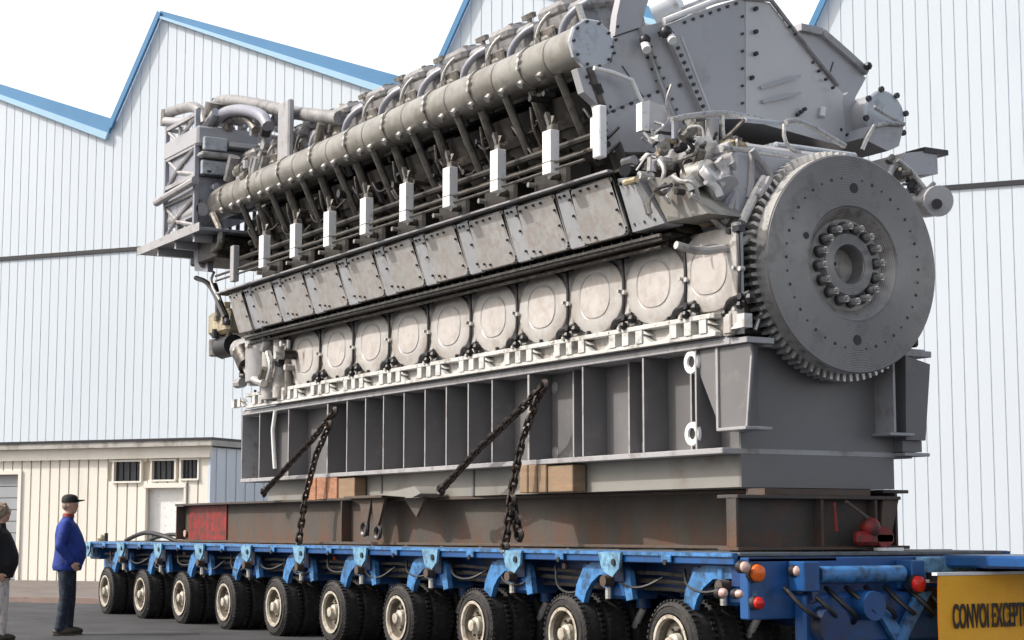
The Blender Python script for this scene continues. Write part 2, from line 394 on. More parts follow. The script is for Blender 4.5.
a0, a1, z0, z1 = leftr
f = MB().use('wcream').add(wq(LB, a1, a1+.1, -.05, .05, z0, z1+.1), BF).add(wq(LB, a0, a1, -.05, .05, z1, z1+.1), BF).use('blind')
for i in range(9): h = (z1-z0)/9; f.add(wq(LB, a0, a1, .1, .16, z0+i*h+.01, z0+(i+1)*h-.01), BF)
f.use('bolt').add(wq(LB, a0, a1, .162, .2, z0, z1), BF)
part('shutter_door', f, None, bl)
# ================================================================== TALL HALL
TW = LB-nW*10.0
def wt(u, v): return wa(u, v, TW)
hall = thing('factory_hall', TW-dW*wt(500, 580)[0], 'tall white ribbed factory hall with blue edged sawtooth roofline behind the engine', 'building')
V1, P1, V2, P2, V3 = wt(112, 133), wt(162, 13), wt(427, 97), wt(470, -9), wt(797, 46)
per = V2[0]-V1[0]; hv = (V1[1]+V2[1]+V3[1])/3; hp = P1[1]; dx = P1[0]-V1[0]
print('saw', V1, V2, V3, P1, P2, per)
def ztop(a):
    t = (a-V1[0]) % per
    return hv+(hp-hv)*t/dx if t < dx else hp-(hp-hv)*(t-dx)/(per-dx)
A0, A1 = wt(-300, 300)[0], wt(1500, 300)[0]; zj = (wt(0, 259)[1]+wt(1000, 184)[1])/2
A0 = V1[0]-per*math.ceil((V1[0]-A0)/per); A1 = V1[0]+per*math.ceil((A1-V1[0])/per)
h = MB().use('groove')
n = int(round((A1-A0)/per))
for i in range(n):
    s = A0+i*per
    pts = [(s, 0), (s+per, 0), (s+per, hv-.06), (s+dx, hp-.06), (s, hv-.06)]
    P = [TW-dW*a+Vector((0, 0, z))-nW*.013 for a, z in pts]
    h.prism(P, -nW*.3)
pw = .34; h.use('wallw'); a = A0
while a < A1:
    for (s0, lim) in ((0.05, zj-.07), (zj+.07, None)):
        b0, b1 = a+.028, a+pw
        za, zb = (ztop(b0)-.08, ztop(b1)-.08) if lim is None else (lim, lim)
        Q = [(b0, s0), (b1, s0), (b1, zb), (b0, za)]
        h.prism([TW-dW*x+Vector((0, 0, z)) for x, z in Q], -nW*.010)
    a += pw
part('wall', h, None, hall)
part('joint_rail', MB().use('seam').add(wq(TW, A0, A1, -.05, .0125, zj-.065, zj+.065), BF), None, hall)
for i in range(n):
    s = A0+i*per
    tr = MB().use('trim')
    Pv = TW-dW*s+Vector((0, 0, hv))+nW*.12; Pp = TW-dW*(s+dx)+Vector((0, 0, hp))+nW*.12; Pn = TW-dW*(s+per)+Vector((0, 0, hv))+nW*.12
    tr.bar(Pv, Pp, .16, .12, nW)
    d = (Pn-Pp).normalized(); up = d.cross(nW); up = up if up.z > 0 else -up
    tr.prism([Pp+up*.05, Pn+up*.30, Pn-up*.18, Pp-up*.12], -nW*.35)
    tr.use('trimp').prism([Pp-up*.12+nW*.04, Pn-up*.18+nW*.04, Pn-up*.42+nW*.04, Pp-up*.2+nW*.04], -nW*.3)
    part('roof_trim', tr, None, hall)
# roof slabs behind the facade so the hall has depth
rf = MB().use('trimp')
for i in range(n):
    s = A0+i*per
    P = [TW-dW*aa+Vector((0, 0, z))-nW*.4 for aa, z in ((s+.05, hv-.3), (s+dx, hp-.15), (s+per-.05, hv-.3))]
    rf.prism(P, -nW*45)
part('roof', rf, None, hall)
# ================================================================== TRAILER
TX0, TX1, TY0, TY1 = -28.5, -11.5, 8.80, 11.85
tr = thing('modular_trailer', ((TX0+TX1)/2, 10.3, 0), 'long low blue multi-axle heavy-haul trailer carrying the engine', 'trailer')
WX = [-27.69+1.7*i for i in range(10)]
b = MB().use('deck').box(TX0, TX1, TY0+.06, TY1-.06, 1.095, 1.13, .008)
b.use('deck')
x = TX0+.4
while x < TX1-.3: b.box(x, x+.06, TY0+.3, TY1-.3, 1.132, 1.139); x += .85
part('deck', b, None, tr)
for s, y in ((1, TY0), (-1, TY1)):
    r = MB().use('blue').box(TX0, TX1, y, y+s*.05, 1.03, 1.128, .008)
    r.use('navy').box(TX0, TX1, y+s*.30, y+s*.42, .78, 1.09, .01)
    r.use('lblue').box(TX0, TX1, y-s*.018, y-s*.002, 1.095, 1.124)
    part('side_rail', r, None, tr)
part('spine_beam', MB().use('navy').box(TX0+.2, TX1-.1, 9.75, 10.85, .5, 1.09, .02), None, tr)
for i, x in enumerate(WX):
    c = x+.85
    for s, ye, yb in ((1, TY0+.06, 9.76), (-1, TY1-.06, 10.84)):
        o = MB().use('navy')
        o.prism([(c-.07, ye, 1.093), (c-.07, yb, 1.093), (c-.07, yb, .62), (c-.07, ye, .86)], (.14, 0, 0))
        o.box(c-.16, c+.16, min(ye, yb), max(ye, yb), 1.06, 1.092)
        part('outrigger', o, None, tr)
for i in range(20):
    x = WX[0]+.85*(i-1)
    p = MB().use('pblue' if i % 2 == 0 else 'lblue')
    w = .36 if i % 2 == 0 else .14
    if i % 2: 
        p.box(x-w/2, x+w/2, TY0-.036, TY0-.02, 1.04, 1.10, .004); p.use('bolt').cyl((x, TY0-.05, 1.04), (x, TY0-.03, 1.04), .025, 8)
    else:
        p.exty([(x-w/2, 1.115), (x+w/2, 1.115), (x+w/2-.02, .98), (x+.05, .90), (x-w/2+.07, .95)], TY0-.045, TY0-.02); p.use('bolt').cyl((x+.08, TY0-.06, 1.03), (x+.08, TY0-.04, 1.03), .03, 8)
    part('lashing_bracket', p, None, tr)
    if i % 2 == 0: part('lashing_bracket', MB().use('lblue').box(x-w/2, x+w/2, TY1+.02, TY1+.045, .93, 1.1, .004), None, tr)
pp = MB().use('rod')
for y, z, r in ((TY0+.19, .93, .018), (TY0+.24, .86, .022), (TY0+.3, .79, .018)):
    pp.tube([(TX0+.2+k*.5, y, z+.012*math.sin(k*1.9)) for k in range(34)], r, 6)
pp.use('black')
for k in range(16):
    x = TX0+.7+k*1.03; sg = R.uniform(.05, .16)
    pp.tube([(x, TY0+.13, .98), (x+.1, TY0+.08, .9-sg), (x+.42, TY0+.09, .86-sg), (x+.62, TY0+.2, .9)], .013, 6, 2)
parts('hydraulic_line', pp, tr)
# wheel, built once and copied with its parts
def wheel_proto():
    w = link('wheel', None, tr, (0, 0, 0))
    t = MB().use('tyre'); Rr, hw = .365, .125
    prof = [(-.085, .235), (-.12, .25), (-hw, .29), (-.118, .33), (-.1, .352), (-.075, Rr-.004), (0, Rr), (.075, Rr-.004), (.1, .352), (.118, .33), (hw, .29), (.12, .25), (.085, .235)]
    t.lathe((0, 0, 0), (0, 1, 0), prof, 40)
    for i in range(44):
        a0 = 2*PI*i/44
        for sg in (-1, 1):
            c = Vector((math.cos(a0+sg*.03)*(Rr-.001), sg*.085, math.sin(a0+sg*.03)*(Rr-.001)))
            tg = Vector((-math.sin(a0), 0, math.cos(a0)))
            t.bar(c-tg*.013, c+tg*.013, .045, .016, (math.cos(a0), 0, math.sin(a0)))
    for rr in (.262, .318): t.lathe((0, -hw+.002, 0), (0, 1, 0), [(0, rr-.006), (-.006, rr), (0, rr+.006)], 36)
    part('tyre', t, None, w, (0, 0, 0))
    r = MB().use('rim')
    r.lathe((0, 0, 0), (0, 1, 0), [(-.118, .235), (-.132, .245), (-.132, .216), (-.105, .206)], 36); r.use('rimin').lathe((0, 0, 0), (0, 1, 0), [(-.105, .206), (-.04, .2), (-.034, .2)], 36)
    r.use('rimin').lathe((0, 0, 0), (0, 1, 0), [(-.034, .202), (-.06, .15), (-.055, .11), (-.02, .1), (0, .19)], 30)
    part('rim', r, None, w, (0, 0, 0))
    hb = MB().use('rim').lathe((0, 0, 0), (0, 1, 0), [(-.05, .092), (-.1, .085), (-.118, .06), (-.15, .055), (-.156, .04), (-.156, 0)], 20)
    hb.use('bolt')
    for i in range(8):
        a0 = 2*PI*i/8; hb.cyl((.125*math.cos(a0), -.075, .125*math.sin(a0)), (.125*math.cos(a0), -.055, .125*math.sin(a0)), .013, 6)
    part('hub', hb, None, w, (0, 0, 0))
    return w
wp = wheel_proto(); first = True
for x in WX:
    for y, flip in ((8.93, 0), (9.20, 0), (9.50, 0), (11.15, 1), (11.45, 1), (11.72, 1)):
        loc = Vector((x, y, .36))-WP[tr.name]
        if first: w = wp; w.location = loc; first = False
        else: w = clone(wp, tr, loc)
        w.rotation_euler = (0, R.uniform(0, 6), PI if flip else 0)
# axle bogies
def bogie():
    o = MB().use('blue')
    # arch plate over the outer tyre
    arch = [(.0, .70), (.04, .84), (.16, .99), (.32, 1.05), (.86, 1.05), (.98, .98), (1.04, .74), (.93, .72), (.88, .88), (.78, .95), (.46, .94), (.32, .87), (.22, .78), (.17, .68)]
    o.use('lblue').exty([(.08+x*.92, z-.03) for x, z in arch], 8.88, 8.935)
    o.use('blue').box(.5, .86, 8.935, 9.3, .70, .92, .03).use('rustflange').cyl((.68, 8.80, .86), (.68, 8.9, .86), .05, 12)
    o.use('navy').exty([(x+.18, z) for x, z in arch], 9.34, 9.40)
    o.use('blue').cyl((.2, 8.934, .93), (.2, 9.338, .93), .075, 14)
    o.use('navy').bar((.22, 9.36, .86), (0, 9.36, .38), .06, .2)
    o.use('dark').cyl((0, 8.96, .36), (0, 9.6, .36), .055, 12)
    o.use('blue').cyl((.42, 9.42, .95), (.42, 9.42, .6), .07, 12).use('bright').cyl((.42, 9.42, .6), (.3, 9.40, .42), .035, 10)
    o.use('lblue').cyl((.62, 8.90, .80), (.62, 8.90, 1.0), .05, 10); o.use('bright').cyl((.62, 8.9, .70), (.62, 8.90, .80), .03, 8)
    return o
bm_ = bogie()
me = bm_.mesh('swing_arm')
for x in WX:
    link('swing_arm', me, tr, (x, 0, 0))
    o = link('swing_arm', me, tr, (x, 20.65, 0), (0, 0, 0)); o.scale = (1, -1, 1)
# small warm and pale details along the side
for i in range(13):
    x = TX0+1.0+i*1.3
    q = MB().use('pink' if i % 3 else 'orange'); q.cyl((x, TY0+.27, .97), (x, TY0+.295, .97), .03, 10)
    part('side_reflector', q, None, tr)
# rear end
e = MB().use('blue').box(TX1+.002, TX1+.12, TY0+.05, TY1-.05, .60, 1.09, .01)
e.use('blue').box(TX1+.122, TX1+.262, 9.3, 11.3, .40, .80, .02)
e.use('lblue').cyl((TX1+.25, 9.45, .95), (TX1+.25, 10.35, .95), .07, 16)
e.use('blue').box(TX1+.122, TX1+.32, 9.25, 9.42, .82, 1.06, .01).box(TX1+.122, TX1+.32, 10.4, 10.55, .82, 1.06, .01)
e.use('pblue').box(TX1+.124, TX1+.2, 10.62, 11.8, .90, 1.085, .01)
e.use('black').box(TX1+.13, TX1+.3, 10.52, 10.74, .66, .84, .02)
e.use('white').box(TX1+.262, TX1+.31, 10.42, 10.76, .872, .90, .004)
e.use('lblue').prism([(TX1+.28, 9.9, .80), (TX1+.28, 10.0, .80), (TX1+.28, 10.35, .40), (TX1+.28, 10.2, .40)], (.05, 0, 0))
e.use('lblue').prism([(TX1+.29, 10.45, .80), (TX1+.29, 10.6, .80), (TX1+.29, 10.3, .40), (TX1+.29, 10.18, .40)], (.05, 0, 0))
e.use('blue').cyl((TX1+.2, 9.9, .7), (TX1+.42, 9.9, .7), .12, 16).use('navy').cyl((TX1+.2, 9.5, .55), (TX1+.4, 9.5, .55), .16, 16)
e.use('black')
for k in range(9):
    y = 9.15+k*.21
    e.tube([(TX1+.2, y, .85), (TX1+.38, y+.03, .74-R.random()*.1), (TX1+.42, y+.14, .62), (TX1+.26, y+.24, .55+R.random()*.1)], .02, 6, 2)
part('end_frame', e, None, tr)
part('end_beam', MB().use('navy').box(TX1+.262, TX1+.5, 11.35, 11.8, .55, .98, .02).use('blue').box(TX1+.13, TX1+1.6, 10.9, 11.78, .995, 1.10, .02), None, tr)
def lamp(u, v, x, r, m, n='tail_lamp'):
    p = at(u, v, x=x)
    part(n, MB().use('bolt').cyl(p-Vector((.05, 0, 0)), p, r*1.15, 14).use(m).lathe(p, (1, 0, 0), [(0, r), (.03, r*.92), (.05, r*.5), (.055, 0)], 14), None, tr)
lamp(757, 573, TX1+.2, .07, 'orange'); lamp(797, 571, TX1+.22, .045, 'pink'); lamp(918, 584, TX1+.35, .07, 'redl'); lamp(744, 567, TX1+.22, .045, 'pink', 'reflector')
lamp(758, 603, TX1+.2, .05, 'redl'); lamp(738, 594, TX1+.22, .035, 'pink', 'reflector'); lamp(722, 593, TX1+.22, .04, 'pink', 'reflector')
# front end hitch
hb = MB().use('lblue').box(TX0-.55, TX0-.003, 9.2, 10.4, .45, .86, .03).use('blue').box(TX0-.5, TX0-.003, 8.95, 9.15, .84, 1.05, .02)
hb.use('pblue').box(TX0-.35, TX0-.01, 8.85, 8.93, .88, 1.08, .01)
part('coupling', hb, None, tr)
parts('control_knob', MB().use('brass').ball((TX0-.05, 9.0, 1.17), .07, 12).use('red').cyl((TX0-.05, 9.0, 1.08), (TX0-.05, 9.0, 1.13), .05, 10).use('black').cyl((TX0+.35, 8.95, 1.13), (TX0+.35, 8.95, 1.26), .03, 8), tr)
hs = MB().use('black')
hs.tube([(-27.3, 9.0, 1.15), (-26.9, 9.05, 1.24), (-26.3, 9.0, 1.28), (-25.8, 9.1, 1.22), (-25.6, 9.2, 1.15)], .035, 8, 2)
hs.tube([(-27.0, 9.3, 1.16), (-26.5, 9.2, 1.2), (-25.9, 9.3, 1.26), (-25.5, 9.35, 1.16)], .03, 8, 2)
tag(part('hose', hs, None, None, (-26.5, 9.1, 1.14)), 'black rubber hoses lying on the left end of the blue trailer deck', 'hose')
# banner
bx = TX1+.62
b0 = at(938, 576, x=bx); b1 = at(1024, 573, x=bx)
bn = thing('convoy_banner', (bx, b0.y+.95, .45), 'orange banner with black lettering hung on the rear of the trailer', 'banner')
zt = b0.z; yb0 = b0.y; bw = 1.5; zb = .22
g = MB().use('banner'); nx, nz_ = 24, 12; vs = []; fs = []
for sgn in (0, 1):
    for j in range(nz_+1):
        for i in range(nx+1):
            y = yb0+bw*i/nx; z = zb+(zt-zb)*j/nz_
            vs.append((bx+.02*math.sin(y*7+z*3)*.4+.006*noise.noise(Vector((y*6, z*6, 1)))-sgn*.01, y, z))
n1 = (nx+1)*(nz_+1)
for j in range(nz_):
    for i in range(nx):
        a_ = j*(nx+1)+i; fs.append((a_, a_+1, a_+nx+2, a_+nx+1)); fs.append((a_+n1, a_+nx+1+n1, a_+nx+2+n1, a_+1+n1))
g.add(vs, fs); part('sheet', g, None, bn)
part('rail', MB().use('white').box(bx-.05, bx+.012, yb0-.02, yb0+bw+.02, zt+.003, zt+.028).use('bolt').box(bx-.35, bx-.055, yb0+.2, yb0+.28, zt-.06, zt+.02).box(bx-.35, bx-.055, yb0+1.2, yb0+1.28, zt-.06, zt+.02), None, bn)
def text(s, y0, z0, h, w, parent):
    c = bpy.data.curves.new('t', 'FONT'); c.body = s; c.size = 1; c.extrude = .004; c.offset = .018; c.space_character = 1.02
    o = bpy.data.objects.new('t', c); COL.objects.link(o); bpy.context.view_layer.update()
    me = bpy.data.meshes.new_from_object(o.evaluated_get(bpy.context.evaluated_depsgraph_get()))
    bpy.data.objects.remove(o)
    xs = [v.co.x for v in me.vertices]; ys = [v.co.y for v in me.vertices]
    sx = w/(max(xs)-min(xs)); sy = h/(max(ys)-min(ys)); mx_, my_ = min(xs), min(ys)
    base = Vector((bx+.016, y0, z0))
    for v in me.vertices: v.co = Vector((v.co.z, (v.co.x-mx_)*sx, (v.co.y-my_)*sy))
    me.materials.clear(); me.materials.append(M['ink']); return link('lettering', me, parent, base)
tx0 = at(953, 604, x=bx+.02); tx1 = at(953, 629, x=bx+.02)
text('CONVOI EXCEPTIONNEL', tx0.y, tx1.z, tx0.z-tx1.z, 1.17, bn)

# ================================================================== BEAMS UNDER THE LOAD
def ibeam_x(x0, x1, y0, y1, z0, z1, web, fl, seed, splits=None):
    m = MB(); ym = (y0+y1)/2; t = .03
    m.use(fl).box(x0, x1, y0, y1, z0, z0+t, .004).box(x0, x1, y0, y1, z1-t, z1, .004)
    m.use(web).box(x0, x1, ym-.012, ym+.012, z0+t, z1-t)
    return m
bA = thing('steel_beam', (-21.9, 9.2, 1.14), 'rusty steel I-beam with red painted end lying on the left half of the trailer', 'beam')
m = ibeam_x(-25.25, -18.75, 9.05, 9.35, 1.14, 1.69, 'rust', 'rustdark', 1)
part('web_and_flanges', m, None, bA)
rp = MB().use('red').box(at(189, 520, y=9.16).x, at(226, 520, y=9.16).x, 9.165, 9.184, 1.173, 1.655); rp.use('rust')
part('painted_end', rp, None, bA)
st = MB().use('rustdark')
for x in (-25.22, -19.5): st.box(x, x+.03, 9.06, 9.183, 1.173, 1.657)
st.use('pink').cyl((-25.1, 9.15, 1.26), (-25.1, 9.163, 1.26), .05, 12)
part('stiffener', st, None, bA)
bB = thing('steel_beam', (-15.3, 9.2, 1.14), 'long rusty brown steel I-beam with torn bracket at its left end under the engine base', 'beam')
wb = part('web_and_flanges', ibeam_x(-18.7, -12.02, 9.0, 9.30, 1.142, 1.665, 'rust', 'rustflange', 2), None, bB, (-18.7, 9.15, 1.142)); wb.rotation_euler = (0, 0, math.radians(7))
st = MB().use('rustflange')
pl = [(-18.95, 1.70), (-18.15, 1.70), (-18.2, 1.665), (-18.32, 1.30), (-18.45, 1.15), (-18.6, 1.15), (-18.72, 1.30), (-18.85, 1.55)]
st.exty([(-18.98, 1.67), (-18.40, 1.67), (-18.50, 1.40), (-18.52, 1.24), (-18.60, 1.24), (-18.62, 1.40), (-18.70, 1.60)], 8.93, 8.965)
st.exty([(-18.38, 1.67), (-18.05, 1.67), (-18.16, 1.45), (-18.30, 1.24), (-18.38, 1.24), (-18.33, 1.42)], 8.925, 8.96)
st.box(-19.0, -18.0, 8.86, 9.16, 1.668, 1.70, .005)
st.use('lowbox').prism([(-18.1, 8.86, 1.702), (-17.2, 8.86, 1.78), (-17.05, 8.86, 1.70), (-17.25, 8.86, 1.66)], (0, .3, 0))
st.use('rust').exty([(-17.7, 1.655), (-17.2, 1.655), (-17.4, 1.45)], 8.99, 9.02)
st.use('bolt').lathe((-18.55, 8.92, 1.32), (0, 1, 0), [(0, .05), (-.02, .075), (0, .09), (.02, .075)], 14).lathe((-18.2, 8.92, 1.28), (0, 1, 0), [(0, .05), (-.02, .07), (0, .085), (.02, .07)], 14)
part('bracket', st, None, bB)
bC = thing('steel_beam', (-18.5, 11.0, 1.14), 'dark far-side steel I-beam seen between base and trailer', 'beam')
part('web_and_flanges', ibeam_x(-25.2, -12.0, 10.85, 11.15, 1.142, 1.665, 'rustdark', 'rustdark', 3), None, bC)
bD = thing('steel_beam', (-11.8, 9.9, 1.14), 'dark cross beam under the flywheel end of the base with red clamp at its far end', 'beam')
m = MB().use('rustdark').box(-11.98, -11.70, 9.0, 10.66, 1.143, 1.17, .004).box(-11.98, -11.70, 9.0, 10.78, 1.57, 1.6, .004)
m.box(-11.85, -11.83, 9.0, 10.6, 1.17, 1.57)
for y in (9.0, 9.9, 10.5): m.box(-11.828, -11.72, y, y+.025, 1.173, 1.568)
m.use('rustflange').box(-11.97, -11.72, 9.3, 10.45, 1.602, 1.655)
m.prism([(-11.98, 10.6, 1.57), (-11.98, 10.78, 1.57), (-11.98, 10.66, 1.17), (-11.98, 10.55, 1.17)], (.25, 0, 0))
part('web_and_flanges', m, None, bD)
rc = MB().use('red').box(-11.70, -11.6, 10.2, 10.62, 1.18, 1.30, .03).ball((-11.65, 10.38, 1.33), .09, 12).cyl((-11.66, 10.5, 1.25), (-11.6, 10.5, 1.25), .09, 14)
rc.use('rustflange').tube([(-11.66, 10.12, 1.55), (-11.64, 10.4, 1.38), (-11.62, 10.6, 1.24)], .016, 8).use('red').tube([(-11.67, 10.0, 1.54), (-11.67, 10.02, 1.3)], .015, 8)
rc.use('white').box(-11.66, -11.55, 10.42, 10.66, 1.135, 1.16)
tag(part('clamp', rc, None, None, (-11.65, 10.4, 1.14)), 'red clamp with tie rod at the far end of the cross beam', 'clamp')
for (x0, x1, mt, lb) in ((-20.48, -19.62, 'woodr', 'orange stained timber block between base and beam, left one'), (-15.28, -14.80, 'wood', 'pale timber block between base and rusty beam, right one')):
    w = MB().use(mt); k = 3
    for j in range(k): w.box(x0+(x1-x0)*j/k+.004, x0+(x1-x0)*(j+1)/k-.004, 9.04+.01*j, 9.235, 1.672, 1.948, .008)
    w.use('wood').box(x1+.004, x1+.45, 9.08, 9.235, 1.672, 1.93, .008)
    tag(part('timber_block', w, None, None, ((x0+x1)/2, 9.1, 1.672)), lb, 'block', 'timber packing blocks')

# ================================================================== ENGINE BASE FRAME
BX0, BX1, BY0, BY1 = -22.7, -11.86, 9.05, 11.32
YC = 10.18
bf = thing('engine_base_frame', (-17.3, YC, 1.67), 'dark grey ribbed steel base frame under the big engine', 'base frame')
m = MB().use('edge').box(BX0, BX1-.1, BY0, BY1-.15, 1.945, 1.995, .006)
part('lower_flange', m, None, bf)
m = MB().use('edge').box(BX0, -11.84, BY0, BY1, 2.85, 2.905, .006)
m.box(BX0+.05, -11.9, BY0+.02, BY1-.02, 2.908, 2.925, .004)
part('upper_flange', m, None, bf)
part('web', MB().use('base').box(BX0+.03, -11.99, 9.33, 9.36, 1.997, 2.848).box(BX0+.03, -12.0, 11.0, 11.03, 1.997, 2.848).box(BX0+.03, BX0+.06, 9.363, 10.997, 1.997, 2.848), None, bf)
rx = [262, 291, 330, 349.5, 368, 386, 406.6, 427.7, 449, 471, 495, 531.4, 564.6, 586, 620, 646.7, 682, 699.5]
for u in rx:
    x = at(u, 430, y=9.1)[0]; thin = u in (564.6, 620, 682); wide = u in (330, 531.4)
    m = MB(); t = .03 if wide else .018; y0 = 9.20 if thin else 9.065
    m.use('base').box(x-t/2, x+t/2, y0+.004, 9.328, 1.997, 2.848)
    m.use('edge').box(x-t/2-.002, x+t/2+.002, y0, y0+.003, 1.998, 2.847)
    if thin or wide:
        for sg in (-1, 1):
            for zz, q in ((2.72, 1), (2.07, -1)):
                m.use('edge').cyl((x+sg*.085, 9.322, zz), (x+sg*.085, 9.328, zz), .06, 14)
    part('rib', m, None, bf)
part('rib', MB().use('edge').box(BX0, BX0+.02, 9.06, 9.328, 1.997, 2.848), None, bf)
for i in range(13): part('rib', MB().use('base').box(BX0+.4+i*.85, BX0+.42+i*.85, 11.04, 11.3, 1.997, 2.848), None, bf)
m = MB().use('lowbox').box(BX0+.5, -11.992, 9.25, 9.27, 1.67, 1.943).box(BX0+.5, -11.995, 10.93, 10.95, 1.67, 1.943).box(BX0+.5, -12.0, 9.272, 10.928, 1.671, 1.69).box(BX0+.5, BX0+.52, 9.272, 10.928, 1.692, 1.942)
for x in (-18.8, -16.6): m.use('base').box(x, x+.04, 9.236, 9.249, 1.672, 1.942)
part('lower_box', m, None, bf)
m = MB().use('baseend').box(-11.99, -11.965, 9.25, 10.95, 1.668, 2.848)
part('end_plate', m, None, bf)
# end brackets
m = MB().use('base').exty([(-12.45, 2.846), (-11.64, 2.846), (-11.60, 2.74), (-11.68, 2.16), (-12.05, 2.16)], 9.10, 9.12)
m.use('baseend').prism([(-11.68, 9.12, 2.16), (-11.60, 9.12, 2.74), (-11.64, 9.12, 2.846), (-11.76, 9.28, 2.846), (-11.76, 9.28, 2.16)], (-.02, 0, 0))
m.use('edge').box(-12.0, -11.60, 9.02, 9.3, 2.13, 2.157, .004).use('edge').box(-12.08, -12.05, 9.08, 9.1, 2.16, 2.846).exty([(-11.69, 2.16), (-11.672, 2.16), (-11.595, 2.74), (-11.615, 2.74)], 9.088, 9.099)
m.use('edge').box(-12.5, -11.62, 9.06, 9.35, 2.8502, 2.90, .004)
part('end_bracket', m, None, bf)
m = MB().use('base').prism([(-11.78, 10.95, 2.846), (-11.78, 11.24, 2.78), (-11.80, 11.18, 2.1), (-11.80, 10.95, 2.1)], (-.3, 0, 0))
m.use('edge').box(-11.964, -11.72, 10.74, 10.765, 2.16, 2.846).box(-11.964, -11.72, 10.70, 10.98, 2.13, 2.157, .004)
m.use('baseend').box(-12.2, -11.85, 10.952, 11.18, 1.998, 2.098).use('edge').box(-12.3, -11.82, 10.952, 11.25, 1.96, 1.99, .004)
part('end_bracket', m, None, bf)
for z in (2.75, 2.13):
    p = at(692, 400, y=9.1); 
    part('lifting_ring', MB().use('white').lathe((-12.42, 9.10, z), (0, 1, 0), [(0, .05), (-.03, .055), (-.03, .10), (0, .105)], 20).use('black').cyl((-12.42, 9.09, z), (-12.42, 9.10, z), .05, 14), None, bf)
part('tie_strap', MB().use('white').tube([(-21.5, 9.04, 2.85), (-21.55, 9.03, 2.6), (-21.5, 9.03, 2.3), (-21.48, 9.04, 2.1)], .028, 8), None, bf)

# ================================================================== CHAINS
def chain(pts, label, r=.017, link_l=.105):
    m = MB().use('chain'); pts = [Vector(p) for p in pts]; k = 0; carry = 0
    for a_, b_ in zip(pts, pts[1:]):
        L_ = (b_-a_).length; d = (b_-a_)/L_; u, w = basis(d); t = carry
        while t < L_:
            c = a_+d*t; q = u if k % 2 else w
            ring = []
            for i in range(12):
                an = 2*PI*i/12; cx, cy = math.cos(an), math.sin(an)
                ring.append(c+d*(cx*link_l*.25+(link_l*.32 if cx > 0 else -link_l*.32))+q*cy*.034)
            ring.append(ring[0]); m.tube(ring, r, 5); t += link_l*.82; k += 1
        carry = t-L_
    for p in (pts[0], pts[-1]): m.lathe(p, (0, 1, 0), [(-.02, .03), (-.03, .05), (0, .075), (.03, .05), (.02, .03)], 12)
    return tag(part('lashing_chain', m, None, None, pts[0]), label, 'chain', 'lashing chains')
Y = 8.98
chain([at(334, 412, y=Y), at(312, 440, y=8.9), at(264, 492, y=8.9)], 'slack dark chain slanting down left from the base near its left end')
chain([at(329, 425, y=8.96), at(316, 455, y=8.9), at(305, 498, y=8.85), at(299, 540, y=8.80)], 'dark chain dropping almost straight past the orange timber block')
chain([at(544, 386, y=Y), at(520, 410, y=8.9), at(480, 448, y=8.88), at(441, 490, y=8.9)], 'dark chain slanting down left to the torn bracket of the middle beam')
c4 = chain([at(540, 392, y=Y), at(522, 440, y=8.9), at(512, 490, y=8.85), at(505, 548, y=8.78)], 'dark chain dropping past the pale timber block to the trailer rail')
chain([at(512, 500, y=8.84), at(519, 535, y=8.9)], 'short loose chain end beside the straight chain over the rusty beam')
# ================================================================== ENGINE
EX0, EX1 = -22.2, -12.0
PT = .955
eng = thing('marine_diesel_engine', (-17.2, YC, 2.93), 'huge grey and cream V-type marine diesel engine with toothed flywheel riding on the trailer', 'engine')
def mir(yz): return [(2*YC-y, z) for y, z in yz]
core = MB().use('cream').extx([(9.06, 2.93), (9.06, 3.80), (9.10, 3.86), (11.26, 3.86), (11.3, 3.80), (11.3, 2.93)], -21.6, -12.15).box(-12.148, -11.70, 9.062, 9.10, 2.93, 3.84)
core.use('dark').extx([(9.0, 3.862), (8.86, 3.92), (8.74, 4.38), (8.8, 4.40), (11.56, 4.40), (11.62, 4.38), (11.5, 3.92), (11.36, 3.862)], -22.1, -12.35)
# crankcase seams between bays
core.use('seam')
part('crankcase', core, None, eng)
# foot with openings
ft = MB().use('footw'); z0, z1 = 2.928, 3.125
ft.box(EX0-.2, -11.95, 8.975, 9.058, z1-.045, z1, .006)
ft.box(EX0-.2, -11.95, 8.985, 9.058, z0, z0+.035, .004)
DX = [-20.516+PT*i for i in range(9)]+[-12.06]
for i in range(-2, 10):
    xc = -20.516+PT*i
    for (a, w) in ((-.46, .10), (-.245, .10), (.28, .10)):
        ft.box(xc+a, xc+a+w, 8.975, 9.058, z0+.036, z1-.046)
    ft.exty([(xc-.14, z1-.046), (xc-.14, z1-.075), (xc-.05, z1-.10), (xc-.14+.02, z0+.036)][:3], 8.99, 9.056)
    ft.prism([(xc-.14, 8.99, z0+.036), (xc-.14, 8.99, z0+.10), (xc-.03, 8.99, z0+.036)], (0, .06, 0))
    ft.prism([(xc+.28, 8.99, z0+.036), (xc+.28, 8.99, z0+.10), (xc+.17, 8.99, z0+.036)], (0, .06, 0))
ft.use('bolt')
for i in range(24):
    x = EX0+.1+i*.43; ft.cyl((x, 9.0, z1), (x, 9.0, z1+.035), .018, 8)
part('foot', ft, None, eng)
